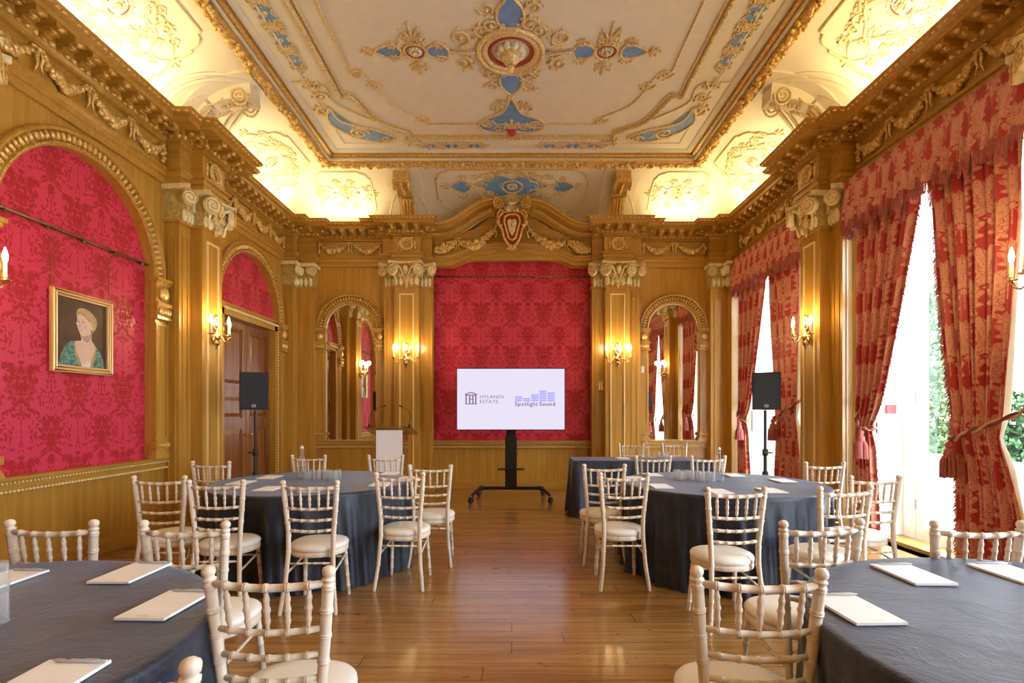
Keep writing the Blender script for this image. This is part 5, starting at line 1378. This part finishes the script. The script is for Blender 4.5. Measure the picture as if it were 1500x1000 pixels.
# =================================================================== CURTAINS
LINING = plain('cream_lining', (.80, .76, .66), .8); TIEM = plain('maroon_cord', (.24, .04, .05), .7); TIEG = plain('straw_cord', (.66, .36, .22), .7)
def curtain(bay, far, hold, lab):
    """far=+1: hangs on the far (back-wall) side of the window, -1: near side. hold: (tie y0,tie y1,tie h, bottom y1)"""
    jamb = bay+far*.95; cen = bay+far*.01; HT, TIE = 3.72, hold[2]
    fw = hold[0]
    def edges(h):     # jamb-side y, free-side y as distances from the jamb
        if h > TIE:
            t = (h-TIE)/(HT-TIE); w = mid(hold[0], .94, t**.80); j = mid(hold[3], 0, min(1, t*1.5))
        else:
            t = (TIE-h)/TIE; w = mid(hold[0], hold[1], min(1, t*1.6)); j = hold[3]*(1-min(1, t*2))
        return j, max(w, j+.10)
    X0 = XR-.035; npl = 9; nu, nv = 150, 60
    def fn(u, v):
        h = mid(HT, .015, v); j, w = edges(h); width = w-j
        sq = .25+.75*min(1, width/.94)
        amp = mid(.062, .030, min(1, (width-.1)/.84))
        pin = math.exp(-((h-TIE)/.14)**2); amp *= (1-.45*pin)
        s = u + .012*sin(u*31+v*3); yy = jamb - far*(j+width*s)
        xx = X0 - .05 - amp*(.75*sin(2*pi*npl*s+.6*sin(v*4)) + .35*sin(2*pi*npl*.5*s+1.3)) - .035*pin
        return (xx, yy, h)
    r = thing('curtain', lab, 'curtain', group='damask window curtains')
    m = MB(); m.grid(nu, nv, fn, uvf=lambda u, v: (u*1.55, (1-v)*3.7)); o = m.build('curtain_cloth', [CURT, LINING], parent=r, smooth='all', fix=False); o.data.update()
    if sum(p_.normal.x for p_ in o.data.polygons) > 0: o.data.flip_normals()
    sm = o.modifiers.new('thick', 'SOLIDIFY'); sm.thickness = .006; sm.offset = -1; sm.material_offset = 1
    # fringe down the free edge
    f = MB(); rnd = random.Random(int(bay*10)+far)
    for i in range(230):
        v = i/229; p = Vector(fn(1, v)); f.tube([p, p+Vector((rnd.uniform(-.01, .0), -far*rnd.uniform(.015, .035), -rnd.uniform(.02, .045)))], [.006, .004], 4)
    f.build('fringe', PINKF, parent=r)
    # twisted tieback and tassel
    tb = MB(); j, w = edges(TIE); yj = jamb-far*j; yw = jamb-far*w
    pts = [(XR-.02, jamb+far*.03, TIE+.30), (XR-.10, jamb-far*.02, TIE+.20), (XR-.19, mid(yj, yw, .35), TIE+.07), (XR-.20, mid(yj, yw, .8), TIE-.02), (XR-.14, yw-far*.02, TIE-.03), (XR-.05, yw-far*.015, TIE)]
    C = []
    for k in range(len(pts)-1):
        for q in range(10): C.append(Vector(pts[k]).lerp(Vector(pts[k+1]), q/10))
    for ph in (0, pi):
        P = [c+Vector((.012*cos(i*.7+ph), .006*sin(i*.7+ph), .012*sin(i*.7+ph))) for i, c in enumerate(C)]; tb.cur = int(ph > 1); tb.tube(P, .012, 6)
    t = tb.build('tieback', [TIEM, TIEG], parent=r, smooth='all')
    ty = mid(yj, yw, .86); tx = XR-.215
    ts = MB(); ts.lathe([(.01, 0), (.026, -.012), (.030, -.035), (.020, -.06), (.034, -.07), (.040, -.10), (.036, -.13)], (tx, ty, TIE-.04), 12); ts.tube([(tx, ty, TIE-.06), (tx, ty, TIE+.0)], .007, 6)
    for i in range(110):
        a = rnd.uniform(0, 2*pi); q = rnd.uniform(.3, 1); ts.tube([(tx+.03*cos(a)*q, ty+.03*sin(a)*q, TIE-.15), (tx+.060*cos(a)*q, ty+.060*sin(a)*q, TIE-.20), (tx+.066*cos(a)*q, ty+.066*sin(a)*q, TIE-.33-rnd.uniform(0, .02))], .007, 4)
    ts.build('tassel', PINKF, parent=t)
curtain(4.88, 1, (.26, .30, 1.24, .02), 'damask curtain drawn to the far side of the near window, beside the pilaster')
curtain(4.88, -1, (.60, .62, 1.18, .14), 'damask curtain on the near side of the near window, at the right picture edge')
curtain(7.94, 1, (.30, .34, 1.28, .02), 'damask curtain on the far side of the far window, next to the right mirror')
curtain(7.94, -1, (.60, .72, 1.33, .04), 'damask curtain on the near side of the far window, behind the wall light')
# pelmets
for bay, lab in ((4.88, 'gathered damask pelmet with a fringed hem over the near window'), (7.94, 'gathered damask pelmet with a fringed hem over the far window')):
    r = thing('pelmet', lab, 'pelmet', group='fringed pelmets'); HW = 1.045; D = .17; HT = 3.965
    Lp = 2*HW+2*D; rnd = random.Random(int(bay*7)); jit = [rnd.uniform(-1, 1) for _ in range(80)]
    def base(s):      # s 0..1 round the three sides
        q = s*Lp
        if q < D: return (XR-.012-q, bay-HW, 0, -1)
        if q < D+2*HW: return (XR-.012-D, bay-HW+(q-D), -1, 0)
        return (XR-.012-D+(q-D-2*HW), bay+HW, 0, 1)
    def fn(u, v):
        x, y, nx, ny = base(u); n = 26; ph = u*n*2*pi+.7*sin(u*40)
        if v < .22: a = .010*sin(ph*3.3+v*60)*1.0 + .006*sin(ph*2); 
        else: t = (v-.22)/.78; a = .010+(.050*t**.7)*(.5+.5*sin(ph+.5*sin(u*70)))+.012*t*sin(ph*.37)
        h = HT-.52*v + (.022*sin(ph*.5+1)*max(0, v-.5)*2)
        return (x+nx*a, y+ny*a, h)
    m = MB(); m.grid(520, 18, fn, uvf=lambda u, v: (u*4.6, (1-v)*.55)); o = m.build('pelmet_cloth', CURT, parent=r, smooth='all', fix=False)
    sm = o.modifiers.new('thick', 'SOLIDIFY'); sm.thickness = .006
    f = MB()
    for i in range(560):
        p = Vector(fn(i/559, 1)); f.tube([p+Vector((0, 0, .012)), p+Vector((rnd.uniform(-.006, .006), rnd.uniform(-.006, .006), -.05)), p+Vector((rnd.uniform(-.008, .008), rnd.uniform(-.008, .008), -.085-rnd.uniform(0, .012)))], [.006, .005, .004], 4, cap=False)
    f.build('fringe', PINKF, parent=r)
    b = MB(); b.box(XR-D+.015, XR-.012, bay-HW+.012, bay+HW-.012, 3.93, 3.95); b.build('pelmet_board', OAKX, parent=r)

# =================================================================== OUTSIDE
m = MB(); m.box(XR+.5, 60, -30, 50, -.25, -.10); m.build('ground_terrace', plain('pale_paving', (.62, .60, .56), .8, var=.08, vscale=3), kind='structure')
LEAFA = plain('dark_green_leaves', (.045, .10, .035), .6, var=.5, vscale=6); LEAFB = plain('mid_green_leaves', (.10, .18, .07), .6, var=.5, vscale=6); BARK = plain('grey_bark', (.16, .13, .10), .8, var=.3, vscale=12)
def foliage(cx, cyy, z0, rx, ry, rz, n, mat, parent, seed, name='foliage'):
    rnd = random.Random(seed); m = MB()
    lumps = [(rnd.gauss(0, .45), rnd.gauss(0, .45), rnd.uniform(-.8, .8)) for _ in range(16)]
    for i in range(n):
        lx_, ly_, lz_ = rnd.choice(lumps); a = rnd.uniform(0, 2*pi); b = math.acos(rnd.uniform(-1, 1)); q = rnd.uniform(.28, .42)
        x = cx+rx*(lx_*.7+q*sin(b)*cos(a)); y = cyy+ry*(ly_*.7+q*sin(b)*sin(a)); z = z0+rz*(1+lz_*.75+q*cos(b)*.8)
        s = rnd.uniform(.07, .14); M = Matrix.Rotation(rnd.uniform(0, 6.3), 3, 'Z') @ Matrix.Rotation(rnd.uniform(-1, 1), 3, 'X')
        q4 = [M @ Vector(p) for p in ((-s*.5, 0, 0), (0, -s, .02), (s*.5, 0, 0), (0, s, .02))]; m.add([(x+p.x, y+p.y, z+p.z) for p in q4], [(0, 1, 2, 3)])
    return m.build(name, mat, parent=parent, fix=False)
for i, (x, y, rx, rz, mt, lab) in enumerate([(13.5, 17.5, 2.2, 3.4, 0, 'tall dark green tree outside the near window, nearest the glass'), (16.5, 13.2, 2.4, 3.0, 1, 'light green tree outside the near window, right of the dark one'), (19, 24, 3.0, 4.2, 1, 'pale green tree standing far off on the lawn')]):
    t = thing('garden_tree', lab, 'tree', (x, y, -.1), 0, 'garden trees outside the windows')
    m = MB(); m.tube([(0, 0, 0), (.05, 0, 1.5), (0, .1, 3.5)], [.18, .14, .06], 8); m.build('trunk', BARK, parent=t, smooth='all')
    foliage(0, 0, .5, rx, rx, rz, 5200, (LEAFA, LEAFB)[mt], t, i+5)
h = foliage(11.8, 13.6, -.1, 1.6, 2.4, 1.15, 7000, LEAFA, None, 77, 'clipped_hedge'); tag(h, 'dense dark green hedge at the foot of the trees outside the near window', 'hedge')
